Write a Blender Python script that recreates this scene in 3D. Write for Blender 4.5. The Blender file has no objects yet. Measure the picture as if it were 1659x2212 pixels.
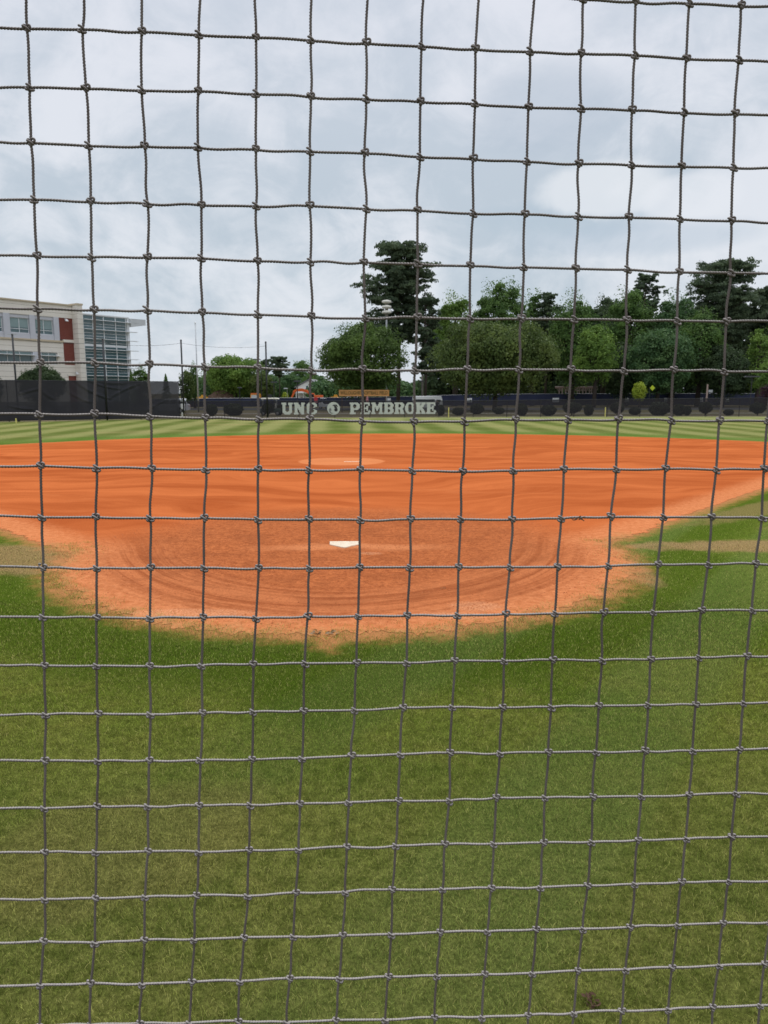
import bpy, bmesh, math, random
import numpy as np
from mathutils import Vector, Matrix
R = math.radians
rng = np.random.default_rng(11)
random.seed(5)
S = bpy.context.scene
# ------------------------------------------------------------------ camera, sky, sun, exposure
EYE = 2.29
PITCH = math.atan(256/1600)
cd = bpy.data.cameras.new('camera'); cam = bpy.data.objects.new('camera', cd); S.collection.objects.link(cam)
cam.location = (0, 0, EYE); cam.rotation_euler = (math.pi/2-PITCH, 0, 0)
cd.sensor_fit = 'VERTICAL'; cd.sensor_height = 36; cd.lens = 36*1600/2212
cd.clip_start = .02; cd.clip_end = 6000
cd.dof.use_dof = True; cd.dof.focus_distance = 1.05; cd.dof.aperture_fstop = 26
S.camera = cam
S.view_settings.view_transform = 'Standard'; S.view_settings.look = 'None'
S.view_settings.exposure = 0.07; S.view_settings.gamma = 1
SUN_EL, SUN_AZ = R(64), R(160)
ld = bpy.data.lights.new('sun', 'SUN'); sun = bpy.data.objects.new('sun', ld); S.collection.objects.link(sun)
ld.energy = 1.5; ld.angle = R(14); ld.color = (1, .96, .9)
sun.rotation_euler = (math.pi/2-SUN_EL, 0, SUN_AZ)

class NT:
    """tiny wrapper for writing node graphs as expressions"""
    def __init__(s, tree): s.t = tree; s.n = tree.nodes; s.l = tree.links
    def new(s, k, **p):
        n = s.n.new(k)
        for a, b in p.items(): setattr(n, a, b)
        return n
    def put(s, sock, v):
        if isinstance(v, bpy.types.NodeSocket): s.l.new(v, sock)
        elif v is not None: sock.default_value = v
    def m(s, op, a, b=None, c=None, clamp=False):
        n = s.new('ShaderNodeMath', operation=op, use_clamp=clamp)
        for i, v in enumerate((a, b, c)):
            if v is not None: s.put(n.inputs[i], v)
        return n.outputs[0]
    def step(s, v, a, b, o0=0., o1=1.):
        n = s.new('ShaderNodeMapRange', interpolation_type='SMOOTHSTEP')
        for i, q in enumerate((v, a, b, o0, o1)): s.put(n.inputs[i], q)
        return n.outputs[0]
    def vec(s, x, y, z=0.):
        n = s.new('ShaderNodeCombineXYZ')
        for i, v in enumerate((x, y, z)): s.put(n.inputs[i], v)
        return n.outputs[0]
    def noise(s, vec, scale, detail=4., rough=.55, dist=0.):
        n = s.new('ShaderNodeTexNoise')
        if vec is not None: s.l.new(vec, n.inputs['Vector'])
        n.inputs['Scale'].default_value = scale; n.inputs['Detail'].default_value = detail
        n.inputs['Roughness'].default_value = rough; n.inputs['Distortion'].default_value = dist
        return n.outputs['Fac']
    def mix(s, f, a, b, mode='MIX'):
        n = s.new('ShaderNodeMix', data_type='RGBA', blend_type=mode)
        s.put(n.inputs['Factor'], f)
        for k, v in ((6, a), (7, b)):
            s.put(n.inputs[k], (*v, 1) if isinstance(v, tuple) and len(v) == 3 else v)
        return n.outputs[2]
    def pos(s):
        n = s.new('ShaderNodeNewGeometry'); q = s.new('ShaderNodeSeparateXYZ'); s.l.new(n.outputs['Position'], q.inputs[0])
        return n.outputs['Position'], q.outputs[0], q.outputs[1], q.outputs[2]

# world: sky texture seen through broken overcast
W = bpy.data.worlds.new('World'); S.world = W; W.use_nodes = True
w = NT(W.node_tree); w.n.clear()
tc = w.new('ShaderNodeTexCoord'); sp = w.new('ShaderNodeSeparateXYZ'); w.l.new(tc.outputs['Generated'], sp.inputs[0])
dx, dy, dz = sp.outputs
sky = w.new('ShaderNodeTexSky', sky_type='NISHITA', sun_disc=False, sun_elevation=SUN_EL, sun_rotation=SUN_AZ, air_density=1.0, dust_density=2.0)
bg1 = w.new('ShaderNodeBackground'); w.l.new(sky.outputs[0], bg1.inputs[0]); bg1.inputs[1].default_value = .10
zz = w.m('ADD', w.m('MAXIMUM', dz, 0.), .16)
u = w.m('DIVIDE', dx, zz); v = w.m('DIVIDE', dy, zz)
cv = w.vec(u, v, 0.)
n1 = w.noise(cv, .55, 7, .56, .45)
n2 = w.noise(w.vec(w.m('MULTIPLY', u, .8), w.m('MULTIPLY_ADD', v, 1.5, 7.3)), 1.5, 6, .6, .8)
n3 = w.noise(w.vec(w.m('ADD', dx, 3.1), dz, dy), 5.0, 6, .6, .4)
def blob(az, el, ra, re, soft=.5):      # a cloud mass at a direction of the sky (degrees)
    a = w.m('ARCTAN2', dx, dy); e = w.m('ARCSINE', dz)
    q = w.m('ADD', w.m('POWER', w.m('ABSOLUTE', w.m('DIVIDE', w.m('SUBTRACT', a, R(az)), R(ra))), 2.), w.m('POWER', w.m('ABSOLUTE', w.m('DIVIDE', w.m('SUBTRACT', e, R(el)), R(re))), 2.))
    q = w.m('ADD', q, w.m('MULTIPLY', w.m('SUBTRACT', n3, .5), 3.2))
    return w.step(q, 1+soft, 1-soft)
n4 = w.noise(w.vec(w.m('MULTIPLY', dx, 1.), w.m('ADD', dy, 2.), w.m('MULTIPLY', dz, 1.35)), 3.6, 8, .60, .5)
n5 = w.noise(w.vec(dx, w.m('ADD', dy, 5.), w.m('MULTIPLY', dz, 1.5)), 9.5, 7, .62, .6)
dens = w.m('ADD', w.m('ADD', w.m('MULTIPLY', n1, .14), w.m('MULTIPLY', n4, .54)), w.m('MULTIPLY', n5, .32))
c = w.mix(w.step(dens, .41, .58), (.50, .58, .655), (.75, .785, .84))
c = w.mix(w.m('MULTIPLY', w.step(dz, .12, .55), .45), c, (.77, .78, .88))
c = w.mix(w.m('MULTIPLY', blob(11.5, 19., 4.8, 2.6, .9), .6), c, (.46, .535, .63))
c = w.mix(w.m('MULTIPLY', blob(13.5, 12.2, 6.5, 1.3, .9), .55), c, (.45, .55, .64))
c = w.mix(w.m('MULTIPLY', blob(15.4, 13.9, 4.4, 1.7, .45), .75), c, (.80, .83, .87))
c = w.mix(w.m('MULTIPLY', blob(21.5, 13.0, 3.0, 1.4, .45), .65), c, (.79, .82, .87))
c = w.mix(w.m('MULTIPLY', blob(18., 10.6, 8., 1.0, .9), .5), c, (.47, .56, .66))
# unseen sky brightened behind the eye for facing walls, and high up for cord tops: real overcast is brightest overhead
lum = w.m('MULTIPLY', w.step(dy, .1, -.3, 1., 1.2), w.step(dz, .48, .9, 1., 1.75))
lum = w.m('ADD', w.m('MULTIPLY', lum, w.step(dz, .85, .6)), w.m('MULTIPLY', w.step(dz, .48, .9, 1., 1.75), w.step(dz, .6, .85)))
hs0 = w.new('ShaderNodeHueSaturation'); w.l.new(c, hs0.inputs['Color']); w.l.new(lum, hs0.inputs['Value']); c = hs0.outputs[0]
bg2 = w.new('ShaderNodeBackground'); w.l.new(c, bg2.inputs[0]); bg2.inputs[1].default_value = 1.0
ms = w.new('ShaderNodeMixShader'); w.l.new(bg1.outputs[0], ms.inputs[1]); w.l.new(bg2.outputs[0], ms.inputs[2]); ms.inputs[0].default_value = .93
wo = w.new('ShaderNodeOutputWorld'); w.l.new(ms.outputs[0], wo.inputs[0])

# ------------------------------------------------------------------ helpers
CT, ST = math.cos(PITCH), math.sin(PITCH)
def at(x, y, Y):
    """world point at distance Y in front of the eye, in the direction of a point of the photograph (1659 x 2212)"""
    d = Vector(((x-829.5)/1600, CT-(y-1106)/1600*ST, -ST-(y-1106)/1600*CT))
    return d*(Y/d.y)+Vector((0, 0, EYE))
def atx(x, Y): return (x-829.5)/1600*(Y*CT+EYE*ST)
def MAT(name, rough=.8, spec=.3):
    m = bpy.data.materials.new(name); m.use_nodes = True
    t = NT(m.node_tree); b = t.n['Principled BSDF']; b.inputs['Roughness'].default_value = rough
    b.inputs['Specular IOR Level'].default_value = spec
    return m, t, b
def plain(name, col, rough=.7, var=.18, scale=3., spec=.3, metal=0., bump=0.):
    m, t, b = MAT(name, rough, spec); b.inputs['Metallic'].default_value = metal
    co = t.new('ShaderNodeTexCoord').outputs['Object']
    n = t.noise(co, scale, 5)
    t.put(b.inputs['Base Color'], t.mix(n, tuple(x*(1-var) for x in col), tuple(min(1, x*(1+var)) for x in col)))
    if bump:
        bn = t.new('ShaderNodeBump'); bn.inputs['Strength'].default_value = bump; t.l.new(t.noise(co, scale*6, 4), bn.inputs['Height']); t.l.new(bn.outputs[0], b.inputs['Normal'])
    return m
def npmesh(name, verts, faces_flat, sizes, mats, parent=None, smooth=False, loc=None):
    me = bpy.data.meshes.new(name)
    verts = np.asarray(verts, dtype=np.float32).reshape(-1, 3)
    faces_flat = np.asarray(faces_flat, dtype=np.int32).ravel(); sizes = np.asarray(sizes, dtype=np.int32)
    me.vertices.add(len(verts)); me.vertices.foreach_set('co', verts.ravel())
    me.loops.add(len(faces_flat)); me.loops.foreach_set('vertex_index', faces_flat)
    me.polygons.add(len(sizes)); st = np.zeros(len(sizes), dtype=np.int32); st[1:] = np.cumsum(sizes)[:-1]
    me.polygons.foreach_set('loop_start', st)
    me.polygons.foreach_set('use_smooth', np.full(len(sizes), smooth))
    me.update(calc_edges=True); me.validate()
    me.materials.append(mats)
    o = bpy.data.objects.new(name, me); S.collection.objects.link(o)
    if parent: o.parent = parent
    if loc is not None: o.location = loc
    return o
class MB:
    def __init__(s): s.v = []; s.f = []
    def add(s, vs, fs):
        k = len(s.v); s.v += [tuple(q) for q in vs]; s.f += [tuple(i+k for i in f) for f in fs]; return s
    def box(s, x0, x1, y0, y1, z0, z1, rz=0, pivot=None, top=None):
        tx0, tx1, ty0, ty1 = (x0, x1, y0, y1) if top is None else top
        vs = [(x0, y0, z0), (x1, y0, z0), (x1, y1, z0), (x0, y1, z0), (tx0, ty0, z1), (tx1, ty0, z1), (tx1, ty1, z1), (tx0, ty1, z1)]
        if rz:
            p = Vector(pivot or ((x0+x1)/2, (y0+y1)/2, 0)); M = Matrix.Rotation(rz, 3, 'Z'); vs = [M@(Vector(q)-p)+p for q in vs]
        return s.add(vs, [(0, 3, 2, 1), (4, 5, 6, 7), (0, 1, 5, 4), (1, 2, 6, 5), (2, 3, 7, 6), (3, 0, 4, 7)])
    def tube(s, pts, r, n=8, caps=True):
        pts = [Vector(p) for p in pts]; rs = r if isinstance(r, (list, tuple)) else [r]*len(pts)
        vs = []; fs = []
        for i, p in enumerate(pts):
            t = (pts[min(i+1, len(pts)-1)]-pts[max(i-1, 0)]).normalized()
            a = t.cross(Vector((0, 0, 1))) if abs(t.z) < .95 else t.cross(Vector((0, 1, 0)))
            a.normalize(); b = t.cross(a)
            vs += [p+(a*math.cos(2*math.pi*k/n)+b*math.sin(2*math.pi*k/n))*rs[i] for k in range(n)]
        for i in range(len(pts)-1):
            for k in range(n): fs.append((i*n+k, i*n+(k+1) % n, (i+1)*n+(k+1) % n, (i+1)*n+k))
        if caps: fs += [tuple(range(n))[::-1], tuple((len(pts)-1)*n+k for k in range(n))]
        return s.add(vs, fs)
    def lathe(s, prof, n=16, c=(0, 0)):
        vs = []; fs = []
        for r, z in prof: vs += [(c[0]+r*math.cos(2*math.pi*k/n), c[1]+r*math.sin(2*math.pi*k/n), z) for k in range(n)]
        for i in range(len(prof)-1):
            for k in range(n): fs.append((i*n+k, i*n+(k+1) % n, (i+1)*n+(k+1) % n, (i+1)*n+k))
        fs += [tuple(range(n))[::-1], tuple((len(prof)-1)*n+k for k in range(n))]
        return s.add(vs, fs)
    def prism(s, poly, y0, y1):                 # polygon in x,z pushed along y
        n = len(poly); vs = [(x, y0, z) for x, z in poly]+[(x, y1, z) for x, z in poly]
        return s.add(vs, [tuple(range(n)), tuple(range(2*n-1, n-1, -1))]+[(i, i+n, (i+1) % n+n, (i+1) % n) for i in range(n)])
    def disc(s, cx, cy, z, r, n=24): return s.add([(cx+r*math.cos(2*math.pi*k/n), cy+r*math.sin(2*math.pi*k/n), z) for k in range(n)], [tuple(range(n))])
    def build(s, name, mat, parent=None, smooth=False, bevel=0, loc=None):
        me = bpy.data.meshes.new(name); me.from_pydata(s.v, [], s.f); me.materials.append(mat)
        bm = bmesh.new(); bm.from_mesh(me); bmesh.ops.recalc_face_normals(bm, faces=bm.faces); bm.to_mesh(me); bm.free()
        if smooth: me.polygons.foreach_set('use_smooth', [True]*len(me.polygons))
        o = bpy.data.objects.new(name, me); S.collection.objects.link(o)
        if parent: o.parent = parent
        if loc is not None: o.location = loc
        if bevel:
            b = o.modifiers.new('bevel', 'BEVEL'); b.width = bevel; b.segments = 2; b.limit_method = 'ANGLE'
        return o
def tag(o, label=None, cat=None, group=None, kind=None):
    if label: o['label'] = label
    if cat: o['category'] = cat
    if group: o['group'] = group
    if kind: o['kind'] = kind
    return o
def empty(name, loc, rz=0):
    o = bpy.data.objects.new(name, None); S.collection.objects.link(o); o.location = loc; o.rotation_euler.z = rz; o.empty_display_size = .2
    return o
def copy_tree(o, parent=None):
    c = o.copy(); S.collection.objects.link(c)
    if parent: c.parent = parent
    for ch in list(o.children): copy_tree(ch, c)
    return c

# ------------------------------------------------------------------ playing field geometry
HC = (-.52, 10.86); HR = 3.99                      # skinned circle round home plate
AC = (1.45, 20.27); AR = 22.68                   # back arc of the infield
PC = (-1.45, 25.25)                              # pitching circle
def sdf(x, y):
    c = np.hypot(x-HC[0], y-HC[1])-HR
    l = -(x+4.81)*.691-(y-10.85)*.723; r = (x-3.65)*.754-(y-11.56)*.656; a = np.hypot(x-AC[0], y-AC[1])-AR
    return np.minimum(c, np.maximum(np.maximum(l, r), a))
def sdf_nodes(t, X, Y):
    def ln(cx, cy): return t.m('SQRT', t.m('ADD', t.m('POWER', t.m('SUBTRACT', X, cx), 2.), t.m('POWER', t.m('SUBTRACT', Y, cy), 2.)))
    rh = ln(*HC); ra = ln(*AC)
    l = t.m('ADD', t.m('MULTIPLY', t.m('ADD', X, 4.81), -.691), t.m('MULTIPLY', t.m('SUBTRACT', Y, 10.85), -.723))
    r = t.m('ADD', t.m('MULTIPLY', t.m('SUBTRACT', X, 3.65), .754), t.m('MULTIPLY', t.m('SUBTRACT', Y, 11.56), -.656))
    d = t.m('MINIMUM', t.m('SUBTRACT', rh, HR), t.m('MAXIMUM', t.m('MAXIMUM', l, r), t.m('SUBTRACT', ra, AR)))
    return d, rh, ln(*PC)
def turf_colour(t, blades=False):
    P, X, Y, Z = t.pos(); V = t.vec(X, Y, 0.)
    d, rh, rp = sdf_nodes(t, X, Y)
    big = t.noise(V, .55, 4, .6, .4); mid = t.noise(V, 2.6, 5, .62, .3); fine = t.noise(V, 55., 4, .7)
    col = t.mix(t.step(big, .34, .66), (.100, .144, .018), (.162, .186, .034))
    col = t.mix(t.m('MULTIPLY', t.step(mid, .46, .72), .4), col, (.210, .200, .044))
    vary = t.noise(V, 13., 4, .65)
    hv = t.new('ShaderNodeHueSaturation'); t.l.new(col, hv.inputs['Color']); t.l.new(t.step(vary, .3, .7, .72, 1.28), hv.inputs['Value']); col = hv.outputs[0]
    yb = t.step(Y, 5.5, 2.6, 0., .55)
    col = t.mix(yb, col, t.mix(t.step(vary, .35, .65), (.120, .134, .034), (.222, .212, .070)))
    # dark lush band close to the dirt, mowing bands of the foul ground
    lush = t.m('MULTIPLY', t.step(t.m('ABSOLUTE', t.m('SUBTRACT', d, .85)), .95, .2), .75)
    col = t.mix(lush, col, (.068, .112, .010))
    band = t.m('SINE', t.m('MULTIPLY', t.m('ADD', t.m('MULTIPLY', X, .82), t.m('MULTIPLY', Y, -.57)), 3.4))
    near = t.step(Y, 22., 12.)
    col = t.mix(t.m('MULTIPLY', t.m('MULTIPLY', t.step(band, -.3, .5), near), t.m('MULTIPLY', t.step(X, -2.5, 1.), .38)), col, (.140, .190, .050))
    # outfield: pale and dark mowing stripes
    far = t.step(Y, 30., 38.)
    wob = t.m('MULTIPLY', t.m('SUBTRACT', t.noise(V, .12, 2), .5), 1.0)
    st = t.m('SINE', t.m('MULTIPLY', t.m('ADD', t.m('ADD', X, wob), t.m('MULTIPLY', Y, .045)), 1.95))
    ofc = t.mix(t.step(st, -1.0, 1.0), (.115, .145, .034), (.235, .242, .085))
    st2 = t.m('SINE', t.m('MULTIPLY', t.m('ADD', t.m('MULTIPLY', Y, .9), t.m('MULTIPLY', X, .25)), 1.2))
    ofc = t.mix(t.m('MULTIPLY', t.step(st2, -.3, .9), .12), ofc, (.30, .30, .12))
    ofc = t.mix(t.m('MULTIPLY', t.step(t.noise(t.vec(t.m('MULTIPLY', X, .5), Y), .22, 4, .6), .52, .68), .5), ofc, (.31, .26, .11))
    ofc = t.mix(t.m('MULTIPLY', t.step(d, 4.5, 1.5), .75), ofc, (.095, .170, .030))
    ofc = t.mix(t.m('MULTIPLY', t.step(Y, 62., 71.), t.m('MULTIPLY', t.step(X, -16., 4.), .6)), ofc, (.27, .28, .12))
    col = t.mix(far, col, ofc)
    # worn straw coloured turf: wheel path on the right, worn patch on the left, seam along the dirt
    def ell(cx, cy, rx, ry, ang, amp=1.):
        ca, sa = math.cos(R(ang)), math.sin(R(ang)); a = t.m('SUBTRACT', X, cx); b = t.m('SUBTRACT', Y, cy)
        p = t.m('ADD', t.m('MULTIPLY', a, ca/rx), t.m('MULTIPLY', b, sa/rx)); q = t.m('ADD', t.m('MULTIPLY', a, -sa/ry), t.m('MULTIPLY', b, ca/ry))
        e = t.m('ADD', t.m('POWER', t.m('ABSOLUTE', p), 2.), t.m('POWER', t.m('ABSOLUTE', q), 2.))
        e = t.m('ADD', e, t.m('MULTIPLY', t.m('SUBTRACT', mid, .5), 2.2))
        return t.m('MULTIPLY', t.step(e, 1.45, .55), amp)
    gr = t.step(fine, .34, .62)
    worn = t.m('MAXIMUM', t.m('MAXIMUM', ell(6.3, 11.05, 2.6, .46, 1., .85), ell(-5.6, 10.2, 1.7, .85, -20, .8)), ell(3.22, 9.6, .26, 1.0, 2, .7))
    worn = t.m('MAXIMUM', t.m('MAXIMUM', worn, ell(8.2, 15.2, 3.5, .45, 40, .5)), ell(7.8, 12.6, 1.2, .5, 8, .4))
    worn = t.m('MAXIMUM', worn, t.m('MULTIPLY', ell(-1.35, 3.5, .8, .5, 30, .16), near))
    worn = t.m('MULTIPLY', worn, t.m('ADD', t.m('MULTIPLY', gr, .55), .55))
    col = t.mix(t.m('MINIMUM', worn, 1.), col, (.34, .215, .105))
    dn = t.m('ADD', d, t.m('MULTIPLY', t.m('SUBTRACT', t.noise(V, 5., 5, .65), .5), .62))
    seam = t.m('MULTIPLY', t.step(dn, .42, .02), t.m('ADD', t.m('MULTIPLY', gr, .5), .55))
    return t, col, seam, fine, V, (X, Y, d, rh, rp)
# ------------------------------------------------------------------ ground, turf, dirt
m, t, b = MAT('rough_ground', .95, .1)
P, X, Y, Z = t.pos(); V = t.vec(X, Y, 0.)
g = t.mix(t.noise(V, .3, 5), (.085, .085, .030), (.17, .15, .075))
g = t.mix(t.step(t.noise(t.vec(t.m('MULTIPLY', X, .12), Y), .35, 3), .45, .6), g, (.20, .155, .10))
t.put(b.inputs['Base Color'], g)
MB().add([(-2500, -300, -.02), (2500, -300, -.02), (2500, 3500, -.02), (-2500, 3500, -.02)], [(0, 1, 2, 3)]).build('ground', m).__setitem__('kind', 'structure')
tag(MB().add([(-120, 84.0, -.012), (140, 90.0, -.012), (140, 92.2, -.012), (-120, 86.2, -.012)], [(0, 1, 2, 3)]).build('path', plain('concrete', (.34, .31, .27), .9)), kind='structure')
tag(MB().add([(-150, 100, -.008), (190, 112, -.008), (190, 128, -.008), (-150, 114, -.008)], [(0, 1, 2, 3)]).build('road', plain('asphalt', (.06, .06, .062), .9)), kind='structure')

fence_pts = [(-90, 18), (-60, 42), (-44, 53), (-31, 60.6), (-18.9, 67.9), (-9, 70.4), (0, 71.9), (12, 73.2), (25, 74.2), (38.5, 74.8), (60, 73.5), (95, 66)]
def fence_at(x):
    for (x0, y0), (x1, y1) in zip(fence_pts, fence_pts[1:]):
        if x0 <= x <= x1: return y0+(y1-y0)*(x-x0)/(x1-x0)
m, t, b = MAT('mown_turf', 1., 0.)
t, col, seam, fine, V, (X, Y, d, rh, rp) = turf_colour(t)
soil = t.mix(fine, (.40, .165, .064), (.58, .245, .10))
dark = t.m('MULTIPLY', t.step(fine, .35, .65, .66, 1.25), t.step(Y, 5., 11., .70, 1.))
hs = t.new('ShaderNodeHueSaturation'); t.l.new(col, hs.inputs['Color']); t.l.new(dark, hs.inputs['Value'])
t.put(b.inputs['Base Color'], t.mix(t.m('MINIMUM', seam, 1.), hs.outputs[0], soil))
bn = t.new('ShaderNodeBump'); bn.inputs['Strength'].default_value = .7; bn.inputs['Distance'].default_value = .03; t.l.new(t.noise(V, 40., 5, .7), bn.inputs['Height']); t.l.new(bn.outputs[0], b.inputs['Normal'])
tf = [(x, y, 0) for x, y in fence_pts]
MB().add([(-90, -15, 0), (95, -15, 0)]+[(x, y, 0) for x, y in reversed(fence_pts)], [tuple(range(2+len(fence_pts)))]).build('turf', m).__setitem__('kind', 'structure')

# skinned infield: outline with a ragged hand-edged seam
th = np.linspace(0, 2*np.pi, 3600, endpoint=False); c0 = np.array([-.5, 14.0])
lo = np.zeros_like(th)+2; hi = np.zeros_like(th)+60
for _ in range(40):
    mid = (lo+hi)/2; inside = sdf(c0[0]+mid*np.cos(th), c0[1]+mid*np.sin(th)) < .02
    lo = np.where(inside, mid, lo); hi = np.where(inside, hi, mid)
nz = np.zeros_like(th)
for k, amp in ((9, .03), (31, .04), (90, .045), (240, .04), (600, .03)):
    nz += amp*np.interp(th, np.linspace(0, 2*np.pi, k*2), np.r_[(q := rng.standard_normal(k*2-1)), q[0]])
rr = lo+nz*np.where(lo > 15, .6, 1.)
V2 = np.c_[c0[0]+rr*np.cos(th), c0[1]+rr*np.sin(th), np.full_like(th, .004)]
V2 = np.vstack([[c0[0], c0[1], .004], V2]); N = len(th)
m, t, b = MAT('infield_clay', 1., 0.)
P, X, Y, Z = t.pos(); V = t.vec(X, Y, 0.)
d, rh, rp = sdf_nodes(t, X, Y)
ang = t.m('ARCTAN2', t.m('SUBTRACT', X, HC[0]), t.m('SUBTRACT', HC[1], Y))
wq = t.m('MULTIPLY', t.noise(V, .10, 3, .5), 9.)
str_far = t.noise(t.vec(t.m('MULTIPLY', X, .16), t.m('ADD', t.m('MULTIPLY', Y, .75), wq), 0.), 1.1, 7, .66, .5)
ks = t.m('SMOOTH_MIN', t.m('SUBTRACT', rh, HR), t.m('SMOOTH_MAX', t.m('ADD', t.m('MULTIPLY', t.m('ADD', X, 4.81), -.691), t.m('MULTIPLY', t.m('SUBTRACT', Y, 10.85), -.723)), t.m('ADD', t.m('MULTIPLY', t.m('SUBTRACT', X, 3.65), .754), t.m('MULTIPLY', t.m('SUBTRACT', Y, 11.56), -.656)), 2.), 3.5)
ringn = t.noise(t.vec(t.m('MULTIPLY', ks, 8.), t.m('MULTIPLY', X, .35), 0.), 1.0, 7, .68, .2)
grain = t.noise(V, 42., 5, .7); clod = t.noise(V, 11., 5, .65); blot = t.noise(V, .9, 4, .6)
col = t.mix(t.step(str_far, .30, .70), (.36, .083, .023), (.54, .148, .045))
nearhome = t.step(rh, 4.6, 2.6)
clod2 = t.noise(V, 27., 4, .7)
hc = t.mix(t.step(t.m('ADD', t.m('MULTIPLY', clod, .5), t.m('MULTIPLY', clod2, .5)), .38, .60), (.29, .080, .030), (.56, .180, .064))
col = t.mix(t.m('MULTIPLY', nearhome, .85), col, hc)
ringw = t.m('MULTIPLY', t.m('MULTIPLY', t.step(ks, -2.3, -1.5), t.step(d, -.15, -.6)), t.step(Y, 13., 9.3, 0., .62))
col = t.mix(ringw, col, t.mix(t.step(ringn, .40, .58), (.30, .082, .030), (.60, .205, .080)))
# raked sandy edge along the grass
edge = t.step(t.m('ADD', d, t.m('MULTIPLY', t.m('SUBTRACT', clod, .5), .5)), -.95, -.25)
edge = t.m('MULTIPLY', edge, t.step(Y, 36., 22.))
col = t.mix(t.m('MULTIPLY', edge, .85), col, t.mix(t.step(clod, .3, .7), (.50, .165, .060), (.66, .250, .105)))
damp = t.m('MULTIPLY', t.step(t.noise(V, 1.7, 5, .62, .5), .48, .62), t.m('MULTIPLY', t.step(rh, 4.4, 2.5), .38))
col = t.mix(damp, col, (.27, .078, .030))
dust = t.step(t.noise(t.vec(t.m('MULTIPLY', X, .35), Y, 3.), .75, 6, .65, .8), .56, .70)
col = t.mix(t.m('MULTIPLY', dust, .25), col, (.62, .20, .07))
# swept lighter arcs round home and in front of the plate
sw = t.m('MULTIPLY', t.step(t.m('ABSOLUTE', t.m('ADD', t.m('SUBTRACT', Y, 10.95), t.m('MULTIPLY', t.m('SUBTRACT', blot, .5), .8))), .30, .05), t.step(t.m('ABSOLUTE', t.m('ADD', X, .5)), 1.9, .5))
col = t.mix(t.m('MULTIPLY', sw, .7), col, (.68, .255, .105))
# pale pitching circle and old chalk
pit = t.step(t.m('ADD', rp, t.m('MULTIPLY', t.m('SUBTRACT', clod, .5), .25)), 1.53, 1.40)
col = t.mix(t.m('MULTIPLY', pit, .55), col, (.70, .265, .105))
halo = t.m('MULTIPLY', t.step(t.m('ABSOLUTE', t.m('SUBTRACT', rp, 1.9)), .42, .1), .5)
col = t.mix(halo, col, (.44, .120, .038))
for cx, cy, rx, ry in ((-2.05, 7.55, .75, .16), (.72, 7.45, .42, .13), (1.0, 7.8, .3, .2), (-.2, 10.5, .2, .1)):
    e = t.m('ADD', t.m('POWER', t.m('DIVIDE', t.m('SUBTRACT', X, cx), rx), 2.), t.m('POWER', t.m('DIVIDE', t.m('SUBTRACT', Y, cy), ry), 2.))
    e = t.m('ADD', e, t.m('MULTIPLY', t.m('SUBTRACT', clod, .5), 2.6))
    col = t.mix(t.m('MULTIPLY', t.m('MULTIPLY', t.step(e, 1.3, .3), t.step(grain, .38, .62)), .5), col, (.72, .38, .21))
# drag mat tracks to the right of home
dr = t.m('SINE', t.m('MULTIPLY', t.m('ADD', t.m('ADD', X, t.m('MULTIPLY', Y, -1.1)), t.m('MULTIPLY', blot, .5)), 42.))
drw = t.m('MULTIPLY', t.step(t.m('ABSOLUTE', t.m('SUBTRACT', X, 2.2)), .9, .4), t.step(t.m('ABSOLUTE', t.m('SUBTRACT', Y, 10.6)), 1.0, .4))
col = t.mix(t.m('MULTIPLY', t.m('MULTIPLY', drw, t.step(dr, -.2, .6)), .4), col, (.40, .125, .045))
# thin straw coloured turf growing into the seam
dn = t.m('ADD', d, t.m('MULTIPLY', t.m('SUBTRACT', t.noise(V, 5., 5, .65), .5), .9))
sm = t.m('MULTIPLY', t.m('MULTIPLY', t.step(dn, -.28, .08), t.step(t.noise(V, 55., 4, .7), .42, .56)), t.step(Y, 16., 12.))
sm = t.m('MULTIPLY', sm, t.step(rh, 4.9, 4.5))
col = t.mix(t.m('MULTIPLY', sm, .7), col, (.30, .22, .085))
hs = t.new('ShaderNodeHueSaturation'); t.l.new(col, hs.inputs['Color']); t.l.new(t.step(grain, .25, .75, .84, 1.14), hs.inputs['Value']); t.l.new(hs.outputs[0], b.inputs['Base Color'])
hgt = t.m('ADD', t.m('MULTIPLY', clod, t.m('ADD', t.m('MULTIPLY', nearhome, 1.), .25)), t.m('ADD', t.m('MULTIPLY', clod2, t.m('MULTIPLY', nearhome, .7)), t.m('ADD', t.m('MULTIPLY', t.m('MULTIPLY', ringn, ringw), 1.8), t.m('MULTIPLY', t.m('MULTIPLY', dr, drw), .12))))
bn = t.new('ShaderNodeBump'); bn.inputs['Strength'].default_value = .9; bn.inputs['Distance'].default_value = .035; t.l.new(hgt, bn.inputs['Height']); t.l.new(bn.outputs[0], b.inputs['Normal'])
idx = np.arange(N)
F = np.c_[np.zeros(N, int), 1+idx, 1+(idx+1) % N]
npmesh('infield_dirt', V2, F, np.full(N, 3), m)['kind'] = 'structure'

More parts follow.
